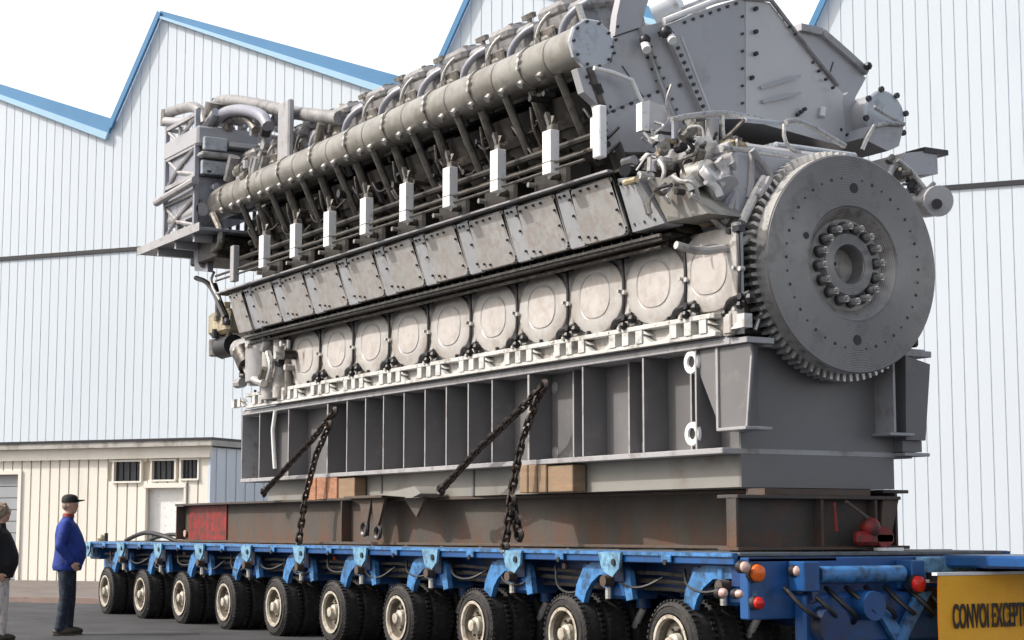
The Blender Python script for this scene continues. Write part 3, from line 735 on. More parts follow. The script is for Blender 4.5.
# doors
def doorm(w=.455, sq=False):
    m = MB().use('door'); n = 40; ring = lambda rx, rz, y, p=2.4: [(math.copysign(abs(math.cos(2*PI*i/n))**(2/p), math.cos(2*PI*i/n))*rx, y, math.copysign(abs(math.sin(2*PI*i/n))**(2/p), math.sin(2*PI*i/n))*rz) for i in range(n)]
    def band(rs, mt):
        m.use(mt); vs = [v for r_ in rs for v in r_]; fs = [(k*n+i, k*n+(i+1) % n, (k+1)*n+(i+1) % n, (k+1)*n+i) for k in range(len(rs)-1) for i in range(n)]
        m.add(vs, fs)
    p = 2.7 if sq else 2.05
    band([ring(w, .345, .0, p), ring(w, .345, -.035, p), ring(w-.02, .325, -.045, p), ring(.27, .225, -.05)], 'door')
    band([ring(.27, .225, -.05), ring(.262, .217, -.044), ring(.25, .205, -.044), ring(.242, .198, -.052)], 'cover')
    c = ring(.242, .198, -.052); c2 = ring(.12, .1, -.058); band([c, c2], 'disc'); m.add(c2, [list(range(n))])
    return m
dm = doorm().mesh('inspection_door'); dm2 = doorm(.40, True).mesh('inspection_door')
def clampm():
    m = MB().use('bolt')
    m.tube([(-.035, -.03, .33), (.0, -.05, .2), (.015, -.055, 0), (.0, -.05, -.2), (-.03, -.03, -.30)], .016, 6, 1)
    m.use('bright').cyl((.04, -.03, -.02), (.04, -.08, -.02), .022, 8).cyl((-.05, -.03, .0), (-.05, -.08, .0), .018, 8)
    m.use('bolt').box(-.06, .03, -.07, -.0, .30, .35).box(-.16, -.11, -.06, -.0, .30, .34)
    m.use('black').tube([(-.18, -.04, -.33), (-.08, -.09, -.28), (.06, -.10, -.27), (.16, -.06, -.24)], .032, 8, 1).ball((.17, -.07, -.28), .045, 8).ball((.06, -.09, -.33), .04, 8).ball((-.2, -.05, -.37), .035, 8)
    m.use('bolt').cyl((.1, 0, -.26), (.1, -.13, -.26), .03, 8).use('bright').cyl((-.02, 0, -.35), (-.02, -.1, -.35), .018, 8)
    return m
cmh = clampm().mesh('door_clamp')
for i, x in enumerate(DX):
    d = link('inspection_door', dm if i < 9 else dm2, eng, (x, 9.058, 3.475+(.02 if i == 9 else 0)))
    link('door_clamp', cmh, d, (x+PT/2 if i < 9 else x+.42, 9.055, 3.475))
parts('crankcase_column', MB().use('door').box(-11.74, -11.66, 9.0, 9.06, 2.99, 3.86, .01).box(-11.85, -11.75, 8.99, 9.057, 2.93, 3.1, .01).use('cream').cyl((-21.25, 8.99, 3.0), (-21.25, 8.99, 3.75), .09, 12).cyl((-21.6, 8.99, 3.0), (-21.6, 8.99, 3.75), .10, 12).use('tubes').cyl((-21.0, 9.0, 3.0), (-21.0, 9.0, 3.72), .05, 10), eng)
# rails between doors and covers
m = MB().use('dark').box(-22.0, -12.4, 8.86, 9.05, 3.835, 3.862).use('tubes').box(-22.0, -12.45, 8.775, 8.80, 3.83, 3.855).use('dark').box(-22.0, -12.45, 8.80, 8.86, 3.80, 3.835)
m.use('dark').tube([(-22.0, 8.90, 3.78), (-12.5, 8.90, 3.78)], .022, 8).tube([(-22.0, 8.84, 3.75), (-12.5, 8.84, 3.75)], .014, 8)
m.use('bolt')
for i in range(60):
    x = -21.9+i*.158; m.cyl((x, 8.79, 3.856), (x, 8.79, 3.875), .012, 6)
part('cable_rail', m, None, eng)
# camshaft covers
CB, CT = Vector((0, 8.71, 3.88)), Vector((0, 8.53, 4.41))
up = (CT-CB).normalized(); nrm = Vector((0, -up.z, up.y))   # outward
if nrm.y > 0: nrm = -nrm
def coverm(w, full=True):
    H = (CT-CB).length; m = MB()
    n = 6; t = .07
    # rounded lower and side edges plate
    def pl(u0, u1, v0, v1, th, r, mt):
        m.use(mt); pts = []
        for (cx, cz, a0) in ((u1-r, v0+r, -90), (u1-r, v1-r*.5, 0), (u0+r*.5, v1-r*.5, 90), (u0+r*.5, v0+r, 180)):
            rr = r if cz < (v0+v1)/2 else r*.5
            for k in range(4):
                an = math.radians(a0+30*k); pts.append((cx+math.cos(an)*rr, cz+math.sin(an)*rr))
        b0 = [Vector((x, 0, 0))+up*z for x, z in pts]; b1 = [p+nrm*(th-.02) for p in b0]
        cx, cz = (u0+u1)/2, (v0+v1)/2
        b2 = [Vector((cx+(x-cx)*.965, 0, 0))+up*(cz+(z-cz)*.95)+nrm*th for x, z in pts]
        N_ = len(pts); vs = b0+b1+b2
        fs = [(i, (i+1) % N_, (i+1) % N_+N_, i+N_) for i in range(2*N_) if i % N_ != N_-1]+[(N_-1, 0, N_, 2*N_-1), (2*N_-1, N_, 2*N_, 3*N_-1)]
        fs.append([i+2*N_ for i in range(N_)]); m.add(vs, fs)
    if full:
        pl(.245, w-.012, .01, H-.015, .034, .07, 'cover')
        pl(.002, .240, .0, H-.01, .03, .012, 'coverband')
        m.use('bolt')
        for (x, z) in ((.30, .48), (.42, .5), (.55, .5), (.68, .5), (.88, .4), (.89, .25), (.88, .12), (.21, .45), (.20, .3), (.2, .1), (.06, .5), (.14, .5), (.34, .08), (.45, .06)):
            c = Vector((x, 0, 0))+up*z; hgt = .037 if x > .24 else .034
            m.cyl(c+nrm*(hgt-.01), c+nrm*(hgt+.014), .014, 6)
    else:
        pl(.01, w, .0, H-.02, .06, .03, 'cover'); m.use('bolt')
        for (x, z) in ((.08, .5), (.2, .48), (.3, .5), (w-.05, .4), (w-.05, .2)):
            c = Vector((x, 0, 0))+up*z; m.cyl(c+nrm*.05, c+nrm*.074, .014, 6)
    m.use('bolt').prism([Vector((w-.008, 0, 0)), Vector((w-.008, 0, 0))+up*H, Vector((w-.008, 0, 0))+up*H+nrm*.012, Vector((w-.008, 0, 0))+nrm*.012], (.005, 0, 0))
    return m
cm = coverm(PT).mesh('camshaft_cover'); cme = coverm(.47, False).mesh('camshaft_cover')
for i in range(-5, 4):
    xs = -16.584+PT*i
    o = link('camshaft_cover', cm, eng, (xs, CB.y, CB.z))
x0 = -16.584+PT*(-5)
link('camshaft_cover', cme, eng, (x0-.47, CB.y, CB.z), None)
m = MB().use('edge').box(-22.2, -12.75, 8.44, 8.50, 4.415, 4.435).use('dark').box(-22.2, -12.6, 8.5, 9.2, 4.405, 4.43)
part('cover_ledge', m, None, eng)
XE = -16.584+PT*4
m = MB().use('coverband').prism([Vector((XE+.02, 8.70, 3.90)), Vector((XE+.50, 8.70, 3.91)), Vector((XE+.28, 8.56, 4.34)), Vector((XE+.02, 8.54, 4.36))], Vector((0, .2, 0)))
m.use('bolt')
for k in range(4): m.cyl((XE+.05+k*.07, 8.57+.00*k, 4.31-.008*k), (XE+.05+k*.07, 8.535, 4.31-.008*k), .015, 6)
for k in range(3): m.cyl((XE+.08+k*.15, 8.72, 3.96), (XE+.08+k*.15, 8.675, 3.96), .015, 6)
part('end_cover', m, None, eng)
m = MB().use('lowbox').prism([Vector((XE+.52, 8.72, 3.92)), Vector((XE+.98, 8.8, 3.93)), Vector((XE+.60, 8.72, 4.28)), Vector((XE+.32, 8.62, 4.34))], Vector((0, .4, 0)))
part('pump_cover', m, None, eng)
# recess: bank sides behind the posts, tubes, rails
for sg in (0, 1):
    f = (lambda yz: yz) if sg == 0 else mir
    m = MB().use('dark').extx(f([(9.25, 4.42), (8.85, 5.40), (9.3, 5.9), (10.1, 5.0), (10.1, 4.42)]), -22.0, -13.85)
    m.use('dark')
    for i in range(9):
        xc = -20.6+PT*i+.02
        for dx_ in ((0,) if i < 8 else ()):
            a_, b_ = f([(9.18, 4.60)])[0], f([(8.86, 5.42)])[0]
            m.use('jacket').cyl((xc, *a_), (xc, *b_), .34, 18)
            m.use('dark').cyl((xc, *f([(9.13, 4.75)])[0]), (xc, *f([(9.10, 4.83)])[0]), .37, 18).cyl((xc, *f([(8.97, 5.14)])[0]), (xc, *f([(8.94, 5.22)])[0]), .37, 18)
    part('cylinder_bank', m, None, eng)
m = MB().use('rod')
for i in range(10):
    xc = -20.13+PT*(i-1)
    if xc > -12.6: continue
    m.use('rod').cyl((xc+.42, 8.75, 4.60), (xc+.42, 8.42, 5.40), .05, 10)
    m.use('jacket').cyl((xc+.42, 8.79, 4.5), (xc+.42, 8.70, 4.72), .075, 10)
    m.use('rod').cyl((xc+.05, 8.62, 4.86), (xc+.02, 8.36, 5.42), .04, 10)
parts('push_rod_tube', m, eng)
m = MB()
m.use('rod').tube([(-21.8, 8.30, 4.60), (-12.9, 8.30, 4.60)], .016, 6).tube([(-21.8, 8.30, 4.535), (-12.9, 8.30, 4.535)], .013, 6)
m.use('jacket').tube([(-21.6, 8.50, 4.80), (-12.9, 8.50, 4.80)], .035, 8).use('dark').tube([(-21.6, 8.55, 4.70), (-12.9, 8.55, 4.70)], .03, 8)
parts('fuel_rail', m, eng)
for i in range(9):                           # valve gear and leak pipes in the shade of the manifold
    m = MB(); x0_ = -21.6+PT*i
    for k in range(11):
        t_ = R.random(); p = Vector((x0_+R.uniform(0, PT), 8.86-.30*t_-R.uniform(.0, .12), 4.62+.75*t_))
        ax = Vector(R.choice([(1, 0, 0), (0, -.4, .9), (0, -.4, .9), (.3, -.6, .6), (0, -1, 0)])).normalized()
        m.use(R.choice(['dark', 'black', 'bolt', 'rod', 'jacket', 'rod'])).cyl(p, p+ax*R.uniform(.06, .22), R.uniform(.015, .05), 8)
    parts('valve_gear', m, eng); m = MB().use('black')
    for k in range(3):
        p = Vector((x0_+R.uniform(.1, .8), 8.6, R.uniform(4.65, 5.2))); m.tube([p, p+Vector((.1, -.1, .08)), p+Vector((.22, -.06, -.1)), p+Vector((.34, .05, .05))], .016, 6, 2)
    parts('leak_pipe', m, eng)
def pumpm():
    m = MB().use('jacket').box(.16, .78, .22, .5, .02, .25, .03).use('dark').cyl((.3, .3, .2), (.3, .22, .46), .08, 12).cyl((.62, .3, .2), (.62, .22, .46), .08, 12)
    m.use('rustflange').box(.40, .50, .18, .24, .16, .24, .01).use('bright').cyl((.22, .2, .1), (.22, .13, .1), .025, 8).use('tubes').tube([(.3, .25, .44), (.36, .1, .6), (.4, .05, .8)], .014, 6, 2).cyl((.62, .21, .12), (.62, .12, .12), .04, 10)
    return m
pm = pumpm().mesh('fuel_pump')
def postm():
    m = MB().use('white').box(-.072, .072, -.045, .05, .0, .40, .004).use('tubes').box(-.074, .074, -.047, .052, .105, .113)
    m.use('tubes').box(-.04, .05, -.02, .06, .402, .46, .01).bar((-.0, .0, .44), (-.04, .06, .54), .03, .05).use('rod').bar((-.0, .0, .45), (-.10, .02, .58), .04, .05)
    return m
po = postm().mesh('pump_guard_post')
for i in range(9):
    x = -20.134+PT*(i-1)
    if i == 0:
        part('pump_guard_post', MB().use('edge').box(x-.06, x+.06, 8.24, 8.32, 4.44, 4.90, .006), None, eng)
    else: link('pump_guard_post', po, eng, (x, 8.29, 4.495))
    if i < 8: link('fuel_pump', pm, eng, (x+.02, 8.35, 4.44))
ea, eb = at(596, 130, y=8.28), at(604, 130, y=8.28)
part('end_post', MB().use('white').box(ea.x-.04, eb.x-.04, 8.24, 8.32, at(600, 148, y=8.28).z, at(600, 116, y=8.28).z, .01).box(ea.x+.03, eb.x+.02, 8.22, 8.30, at(600, 159, y=8.28).z, at(600, 107, y=8.28).z, .01), None, eng)
# exhaust manifold
mf = link('exhaust_manifold', None, eng, (-18, 8.46, 5.62))
MY, MZ, MR = 8.46, 5.62, .205
x = -23.0; seg = 0
sx = [-22.95, -22.6]+[-22.12+PT*i for i in range(10)]
sx = [s for s in sx if s < -13.2]+[-13.06]
for s0, s1 in zip(sx, sx[1:]):
    L_ = s1-s0
    pf = [(0, MR-.02), (.012, MR-.002), (.03, MR), (L_-.03, MR), (L_-.012, MR-.002), (L_, MR-.02)]
    sg_ = MB().use('pipe').lathe((s0, MY, MZ), (1, 0, 0), pf, 36)
    if L_ > .7:
        sg_.use('pipe').lathe((s0+L_*.5, MY, MZ), (1, 0, 0), [(0, MR), (.0, MR+.012), (.05, MR+.012), (.05, MR)], 36)
        sg_.use('bright')
        for an in (200, 215, 228, 250): 
            a_ = math.radians(an); sg_.cyl((s0+L_*.52, MY+math.cos(a_)*MR, MZ-math.sin(a_-PI)*0+(-math.sin(a_))*MR*-1), (s0+L_*.52, MY+math.cos(a_)*(MR+.035), MZ+math.sin(a_)*(MR+.035)), .018, 8) if an < 0 else None
        for an, dxx in ((155, .0), (172, .02), (188, .0)):
            a_ = math.radians(an); c = Vector((s0+L_*.55+dxx, MY+math.cos(a_)*MR, MZ+math.sin(a_)*MR)); d = Vector((0, math.cos(a_), math.sin(a_)))
            sg_.cyl(c-d*.01, c+d*.03, .024, 8)
        for dxx in (.12, .5, .85):
            a_ = math.radians(228); c = Vector((s0+L_*dxx, MY+math.cos(a_)*MR, MZ+math.sin(a_)*MR)); d = Vector((0, math.cos(a_), math.sin(a_)))
            sg_.cyl(c-d*.01, c+d*.045, .036, 10)
    part('pipe_segment', sg_, None, mf)
part('end_bend', MB().use('pipe').tube([(-22.95, 8.46, 5.62), (-23.3, 8.46, 5.60), (-23.55, 8.6, 5.5), (-23.6, 8.9, 5.4)], [.19, .19, .18, .17], 20, 2).use('pipe').cyl((-22.98, 8.46, 5.62), (-22.93, 8.46, 5.62), .225, 30).lathe((-23.2, 8.46, 5.61), (1, 0, 0), [(0, .2), (0, .225), (.04, .225), (.04, .2)], 30), None, mf)
cp = MB().use('cap').lathe((-13.056, MY, MZ), (1, 0, 0), [(0, .1), (0, .235), (.04, .24), (.055, .225), (.06, .1), (.06, 0)], 10).use('bolt')
for i in range(10):
    a_ = 2*PI*i/10; cp.cyl((-12.998, MY+math.cos(a_)*.205, MZ+math.sin(a_)*.205), (-12.98, MY+math.cos(a_)*.205, MZ+math.sin(a_)*.205), .014, 6)
part('end_cap', cp, None, mf)
mf2 = link('exhaust_manifold', None, eng, (-18, 11.86, 5.36))
q = MB().use('house').lathe((-22.9, 11.86, 5.36), (1, 0, 0), [(0, .15), (0, .24), (9.85, .24), (9.9, .235)], 32)
part('pipe_segment', q, None, mf2)
q = MB().use('cap').lathe((-12.998, 11.86, 5.36), (1, 0, 0), [(0, .2), (0, .255), (.03, .26), (.045, .24), (.05, .1), (.05, 0)], 24).use('bolt')
for i in range(8):
    a_ = 2*PI*i/8+.2; q.cyl((-12.96, 11.86+math.cos(a_)*.265, 5.36+math.sin(a_)*.265), (-12.93, 11.86+math.cos(a_)*.265, 5.36+math.sin(a_)*.265), .03, 8)
part('end_cap', q, None, mf2)
# cylinder heads
def headm():
    m = MB().use('head')
    m.exty([(-.45, -.55), (.45, -.55), (.46, -.1), (.38, .08), (-.38, .10), (-.46, -.08)], -.26, .42)
    m.use('head').box(-.36, .10, -.24, .30, .08, .23, .05).box(.14, .44, -.22, .25, .05, .16, .04).use('tubes').box(-.3, .0, -.31, -.27, -.25, .02, .02)
    m.use('pipe').box(-.44, -.1, -.34, -.27, -.45, -.05, .03)
    m.use('lav').tube([(.10, -.32, -.40), (.16, -.37, -.22), (.26, -.37, -.04), (.40, -.28, .07), (.5, -.2, .1)], .036, 12, 2)
    m.use('lav').box(.05, .47, -.36, -.2, -.42, -.16, .05)
    m.use('tubes').cyl((-.25, -.26, -.1), (-.25, -.36, -.1), .06, 10).cyl((-.1, .0, .14), (-.1, .0, .26), .05, 10)
    m.use('tubes').cyl((-.3, .05, .2), (-.3, .05, .3), .03, 6)
    m.use('tubes').cyl((-.02, .1, .14), (-.02, .1, .30), .028, 8).bar((-.12, .1, .30), (.08, .1, .30), .05, .05).cyl((.36, .12, -.05), (.36, .12, .17), .02, 8)
    m.use('bolt').ball((.36, .12, .19), .042, 8).ball((-.34, -.05, .12), .036, 8).ball((.2, -.26, .02), .035, 8)
    m.use('bright').tube([(-.36, -.3, -.3), (-.3, -.36, -.1), (-.15, -.3, .12), (0, -.1, .2)], .018, 6, 2).cyl((.02, -.3, -.2), (.02, -.37, -.2), .04, 8)
    m.use('tubes')
    for k in range(4): m.cyl((-.3+k*.17, .2, .1), (-.3+k*.17, .2, .22), .03, 6)
    return m
hm = headm().mesh('cylinder_head')
HA = math.radians(14)
for i in range(9):
    x = -21.9+PT*i+.3
    o = link('cylinder_head', hm, eng, (x, 8.93, 6.12)); o.rotation_euler = (HA, 0, 0)
    o = link('cylinder_head', hm, eng, (x, 11.43, 6.05)); o.rotation_euler = (HA, 0, PI)
part('valley_duct', MB().use('lav').box(-22.2, -13.9, 9.5, 10.9, 5.2, 6.25, .12), None, eng)
# ------------------------------------------------------------- flywheel
FC = Vector((-11.57, 10.19, 3.585))
fw = link('flywheel', None, eng, FC)
AX = (1, 0, 0); RF = .95
f = MB().use('gear').lathe(FC, AX, [(-.15, RF-.005), (-.012, RF)], 110).use('fly').lathe(FC, AX, [(-.0119, RF), (0, RF-.012), (0, .505), (-.012, .49), (-.012, .485)], 110)
f.use('flydish').lathe(FC, AX, [(-.012, .49), (-.05, .44), (-.10, .40), (-.105, .28)], 64)
f.use('fly').lathe(FC, AX, [(-.105, .30), (-.06, .265), (-.055, .24), (-.055, .175), (-.07, .165), (-.20, .155)], 48)
f.use('flydish').cyl(FC+Vector((-.21, 0, 0)), FC+Vector((-.20, 0, 0)), .165, 40)
DISC = f
bo = MB()
for i in range(16):
    a_ = 2*PI*i/16+.1; d = Vector((0, math.cos(a_), math.sin(a_)))
    c = FC+d*.325
    bo.use('bright').cyl(c+Vector((-.11, 0, 0)), c+Vector((.01, 0, 0)), .031, 6).use('seam').cyl(c+Vector((-.11, 0, 0)), c+Vector((-.075, 0, 0)), .05, 10)
    bo.use('flydish').cyl(c+Vector((.01, 0, 0)), c+Vector((.025, 0, 0)), .02, 8)
parts('hub_bolt', bo, fw, 3)
ho = DISC.use('seam')
for i in range(40):
    if i in (10, 30): continue
    a_ = 2*PI*i/40; c = FC+Vector((.0, math.cos(a_)*.74, math.sin(a_)*.74)); ho.cyl(c-Vector((.004, 0, 0)), c+Vector((.003, 0, 0)), .010 if i % 2 else .014, 10)
for (yy, zz, r_) in ((.02, .66, .045), (.02, -.66, .045), (-.52, .20, .030)):
    c = FC+Vector((0, yy, zz)); ho.cyl(c-Vector((.004, 0, 0)), c+Vector((.0035, 0, 0)), r_, 20)
ho.cyl(FC+Vector((-.20, -.04, .02)), FC+Vector((-.196, -.04, .02)), .018, 12)
part('disc', ho, None, fw)
gr = MB().use('gear').lathe(FC, AX, [(-.29, .90), (-.29, .925), (-.155, .925), (-.152, .90)], 110)
NT = 84
for i in range(NT):
    a0 = 2*PI*i/NT
    def gp(an, r_): return (math.cos(an)*r_, math.sin(an)*r_)
    w0, w1 = .023, .012
    P = [gp(a0-w0, .922), gp(a0-w1, 1.005), gp(a0+w1, 1.005), gp(a0+w0, .922)]
    gr.prism([(FC.x-.288, FC.y+y, FC.z+z) for y, z in P], (.137, 0, 0))
part('ring_gear', gr, None, fw)
# ------------------------------------------------------------- flywheel-end housings
def plate(pts, xs, xb, m, mb):
    P = [at(u, v, x=(xs if not isinstance(xs, (list, tuple)) else xs[i])) for i, (u, v) in enumerate(pts)]
    n = len(P); B = [Vector((xb, p.y*(1) , p.z)) for p in P]
    mb.use(m).add(P+B, [list(range(n)), [i+n for i in range(n)][::-1]]+[(i, (i+1) % n, (i+1) % n+n, i+n) for i in range(n)])
def rowbolts(mb, a, b, n, x, r=.016, m='bolt'):
    mb.use(m)
    for i in range(n):
        t = (i+.5)/n; p = at(a[0]+(b[0]-a[0])*t, a[1]+(b[1]-a[1])*t, x=x); mb.cyl(p-Vector((.01, 0, 0)), p+Vector((.02, 0, 0)), r, 8)
XH = -13.0
m = MB(); plate([(577, 68), (600, 66), (612, 62), (617, 15), (622, -8), (652, -12), (640, 28), (672, 118), (600, 118), (597, 104), (584, 92)], XH, XH-.10, 'house', m)
rowbolts(m, (585, 74), (600, 98), 4, XH); rowbolts(m, (618, 20), (613, 60), 3, XH, .013); rowbolts(m, (640, 40), (668, 110), 6, XH, .014)
m.use('seam')
def seam(mb, pts, x, w=.012, mt='seam'):
    P = [at(u, v, x=x)+Vector((.003, 0, 0)) for u, v in pts]
    mb.use(mt)
    for a_, b_ in zip(P, P[1:]): mb.bar(a_, b_, w, .008, (1, 0, 0))
seam(m, [(613, 37), (640, 28)], XH); seam(m, [(622, 66), (645, 100)], XH, .008); 
part('end_housing', m, None, eng)
m = MB(); plate([(598, 119), (664, 88), (676, 118), (668, 152), (602, 152)], XH+.03, XH-.10, 'house', m)
rowbolts(m, (600, 117), (662, 90), 7, XH+.03, .016); rowbolts(m, (605, 120), (605, 148), 4, XH+.03)
part('end_housing', m, None, eng)
m = MB(); plate([(641, 27), (661, 22), (666, 28), (708, 119), (672, 119)], XH+.05, XH-.7, 'house', m)
rowbolts(m, (648, 42), (678, 115), 7, XH+.05, .014); rowbolts(m, (679, 83), (680, 88), 1, XH+.05, .02); 
seam(m, [(645, 35), (678, 118)], XH+.05, .02, 'edge')
part('housing_rib', m, None, eng)
m = MB(); plate([(664, 26), (715, 6), (745, -3), (745, 119), (706, 119)], XH+.12, XH-.8, 'house', m)
rowbolts(m, (670, 30), (704, 110), 11, XH+.12, .017); rowbolts(m, (680, 24), (740, 2), 7, XH+.12, .015); rowbolts(m, (742, 8), (742, 112), 6, XH+.12, .013)
seam(m, [(681, 36), (712, 117)], XH+.12, .022, 'housing_' if False else 'house2')
part('centre_panel', m, None, eng)
m = MB(); plate([(745.5, -3), (770, 3), (800, 42), (838, 88), (848, 100), (862, 152), (745.5, 119)], [XH+.12, XH+.08, XH-.05, XH-.2, XH-.22, XH-.25, XH+.12], XH-.9, 'house2', m)
m.use('seam')
for a_, b_ in (((751, 9), (755, 9)), ((750, 32), (755, 32)), ((750, 54), (755, 54)), ((749, 78), (751, 78))):
    p = at(*b_, x=XH+.11); m.cyl(p, p+Vector((.03, 0, 0)), .022, 8)
rowbolts(m, (802, 50), (836, 92), 5, XH-.1, .016); rowbolts(m, (796, 116), (806, 108), 3, XH-.02, .02); rowbolts(m, (776, 8), (798, 38), 4, XH+.03, .014)
p0 = at(760, 88, x=XH+.09); p1 = at(800, 76, x=XH+.02); m.use('house').bar(p0, p1, .03, .03, (1, 0, 0)); p0 = at(762, 102, x=XH+.09); p1 = at(800, 93, x=XH+.02); m.bar(p0, p1, .03, .03, (1, 0, 0))
part('side_panel', m, None, eng)
m = MB(); P = [at(745, 0, x=XH+.14), at(771, 2, x=XH+.1), at(800, 40, x=XH-.02), at(838, 87, x=XH-.16)]
m.use('edge').tube([Vector((p.x, p.y, p.z+.02)) for p in P], .022, 8)
P = [at(664, 24, x=XH+.14), at(715, 4, x=XH+.14), at(745, -3, x=XH+.14)]; m.use('white').tube([Vector((p.x, p.y, p.z+.03)) for p in P], .028, 8)
part('edge_trim', m, None, eng)
# upper fittings seen in the gap
m = MB().use('cap').cyl(at(655, 14, x=-13.5), at(680, 2, x=-13.3), .14, 20).use('bright')
m.tube([at(664, 24, x=-13.3), at(676, 12, x=-13.3), at(700, 2, x=-13.3), at(720, -8, x=-13.3)], .03, 8, 2).tube([at(668, 26, x=-13.2), at(690, 17, x=-13.2), at(705, 8, x=-13.2)], .02, 8, 1)
m.use('bolt').ball(at(666, 32, x=-12.8), .06, 10).ball(at(645, 40, x=-12.9), .055, 10).use('white').cyl(at(670, 36, x=-12.80), at(673, 41, x=-12.74), .042, 10).cyl(at(645, 44, x=-12.9), at(647, 50, x=-12.84), .042, 10).use('bolt').bar(at(660, 34, x=-12.85), at(670, 30, x=-12.85), .05, .05)
m.use('bright').bar(at(578, 4, x=-13.3), at(583, 20, x=-13.3), .04, .05).use('bolt').ball(at(584, 22, x=-13.28), .035, 8)
parts('lifting_fitting', m, eng)
# right-bank intercooler box behind the panel
m = MB(); plate([(790, 32), (806, 31), (822, 37), (866, 78), (855, 98), (838, 150), (800, 110), (790, 60)], XH-.5, XH-1.3, 'house', m)
P = [at(u, v, x=XH-.47) for u, v in ((800, 31), (822, 36), (845, 56), (867, 76))]
m.use('edge')
for a_, b_ in zip(P, P[1:]): m.bar(a_+Vector((-.35, 0, .04)), b_+Vector((-.35, 0, .04)), .75, .07, (0, 0, 1))
m.use('bolt').ball(at(868, 66, x=XH-.4), .045, 8); seam(m, [(833, 62), (826, 85)], XH-.5, .01)
part('charge_air_cooler', m, None, eng)
m = MB(); plate([(826, 118), (848, 92), (862, 108), (872, 125), (858, 150), (826, 140)], XH-.2, XH-.9, 'house', m); rowbolts(m, (830, 122), (850, 138), 3, XH-.2, .018)
m.use('bolt').ball(at(829, 83, x=XH-.25), .05, 8).use('white').cyl(at(823, 108, x=XH-.1), at(822, 117, x=XH-.08), .03, 8)
part('bracket_box', m, None, eng)
m = MB(); plate([(872, 125), (904, 125), (899, 146), (888, 151), (862, 138)], XH+.12, XH-.4, 'house', m)
pt = lambda l, x: [at(u, v, x=x) for u, v in l]
m.use('bright').tube(pt([(862, 150), (866, 140), (874, 126), (888, 123), (904, 124)], XH+.15), .022, 8).tube(pt([(874, 107), (888, 116), (902, 123)], XH+.15), .02, 8)
part('terminal_box', m, None, eng)
# platform and body behind the flywheel
YM = YC
m = MB().use('house').box(-12.75, -11.86, 9.15, 10.95, 3.88, 4.52, .03).use('house2').box(-12.9, -12.0, 9.2, 10.85, 4.523, 4.64, .03)
m.use('cap').box(-12.9, -12.05, 9.75, 10.7, 4.643, 4.70, .02)
part('gear_case', m, None, eng)
part('end_wall', MB().use('dark').box(-11.98, -11.86, 9.2, 11.2, 2.94, 3.86, .02).use('dark').lathe((-11.99, FC.y, FC.z), (1, 0, 0), [(0, .6), (.12, .6), (.14, .4), (.16, 0)], 32), None, eng)
XP = -11.95
def hp(mb, pts, x, r=.022, m_='bright', sm=1): mb.use(m_).tube(pt(pts, x), r, 8, sm)
m = MB()
hp(m, [(672, 120), (690, 116), (720, 113), (745, 116), (772, 122)], -12.3, .028)
hp(m, [(722, 116), (722, 134), (726, 142)], -12.3, .024); hp(m, [(786, 122), (800, 121), (816, 129), (845, 146)], -12.0, .026)
hp(m, [(784, 124), (784, 140), (792, 150), (800, 152)], -12.0, .018); hp(m, [(722, 148), (760, 152), (792, 158)], -11.9, .025)
hp(m, [(745, 120), (788, 124)], -12.2, .022, 'cap'); hp(m, [(752, 150), (766, 168), (772, 178)], -11.8, .03, 'edge')
hp(m, [(752, 152), (752, 180), (749, 198)], -11.85, .033, 'edge'); hp(m, [(731, 163), (745, 185), (738, 215)], -11.9, .035, 'edge')
hp(m, [(765, 178), (757, 190), (742, 222)], -11.8, .04, 'footw'); hp(m, [(690, 195), (710, 215), (726, 232)], -12.0, .03, 'footw'); hp(m, [(738, 186), (729, 214), (724, 222)], -11.9, .03, 'edge')
hp(m, [(770, 178), (765, 188), (758, 196)], -11.75, .03, 'edge'); hp(m, [(718, 160), (726, 170), (723, 180), (718, 185)], -11.9, .045, 'footw', 2)
hp(m, [(706, 181), (716, 186), (720, 196)], -11.9, .035, 'white', 2)
hp(m, [(676, 245), (700, 252), (735, 247), (752, 236)], -11.8, .035, 'cream', 1); hp(m, [(755, 330), (762, 310)], -11.8, .02)
hp(m, [(594, 68), (612, 72), (632, 80), (642, 102)], XH+.12, .02, 'white', 0)
hp(m, [(665, 104), (672, 118), (690, 136)], -12.7, .035, 'edge', 1)
parts('pipe', m, eng)
# grey box with bright left edge
m = MB(); plate([(643, 103), (650, 101), (665, 106), (681, 134), (645, 131)], XH+.45, XH+.40, 'house2', m); plate([(642, 102), (650, 100), (649, 131), (642, 130)], XH+.47, XH+.38, 'white', m)
seam(m, [(645, 131), (681, 135)], XH+.46, .03)
part('control_box', m, None, eng)
# pump cluster above the last doors
m = MB()
cy = lambda a_, b_, r_, mt, x: m.use(mt).cyl(at(*a_, x=x[0]), at(*b_, x=x[1]), r_, 18)
cy((655, 172), (700, 158), .15, 'edge', (-12.9, -12.3)); cy((700, 158), (708, 156), .18, 'bright', (-12.3, -12.2)); cy((664, 170), (672, 166), .18, 'lav', (-12.75, -12.65))
cy((690, 176), (708, 172), .11, 'bright', (-12.2, -11.95)); cy((712, 178), (726, 190), .13, 'house', (-12.1, -11.9)); cy((725, 205), (742, 208), .17, 'lav', (-12.2, -11.9))
cy((698, 188), (722, 196), .12, 'brass', (-12.3, -12.0)); cy((706, 178), (712, 172), .09, 'white', (-11.95, -11.9)); cy((725, 150), (738, 152), .1, 'brass', (-12.3, -12.0))
cy((712, 120), (712, 145), .06, 'edge', (-12.3, -12.3)); cy((700, 122), (703, 144), .05, 'tubes', (-12.4, -12.4)); cy((690, 120), (694, 142), .05, 'bright', (-12.45, -12.45)); cy((677, 122), (684, 142), .045, 'edge', (-12.5, -12.5))
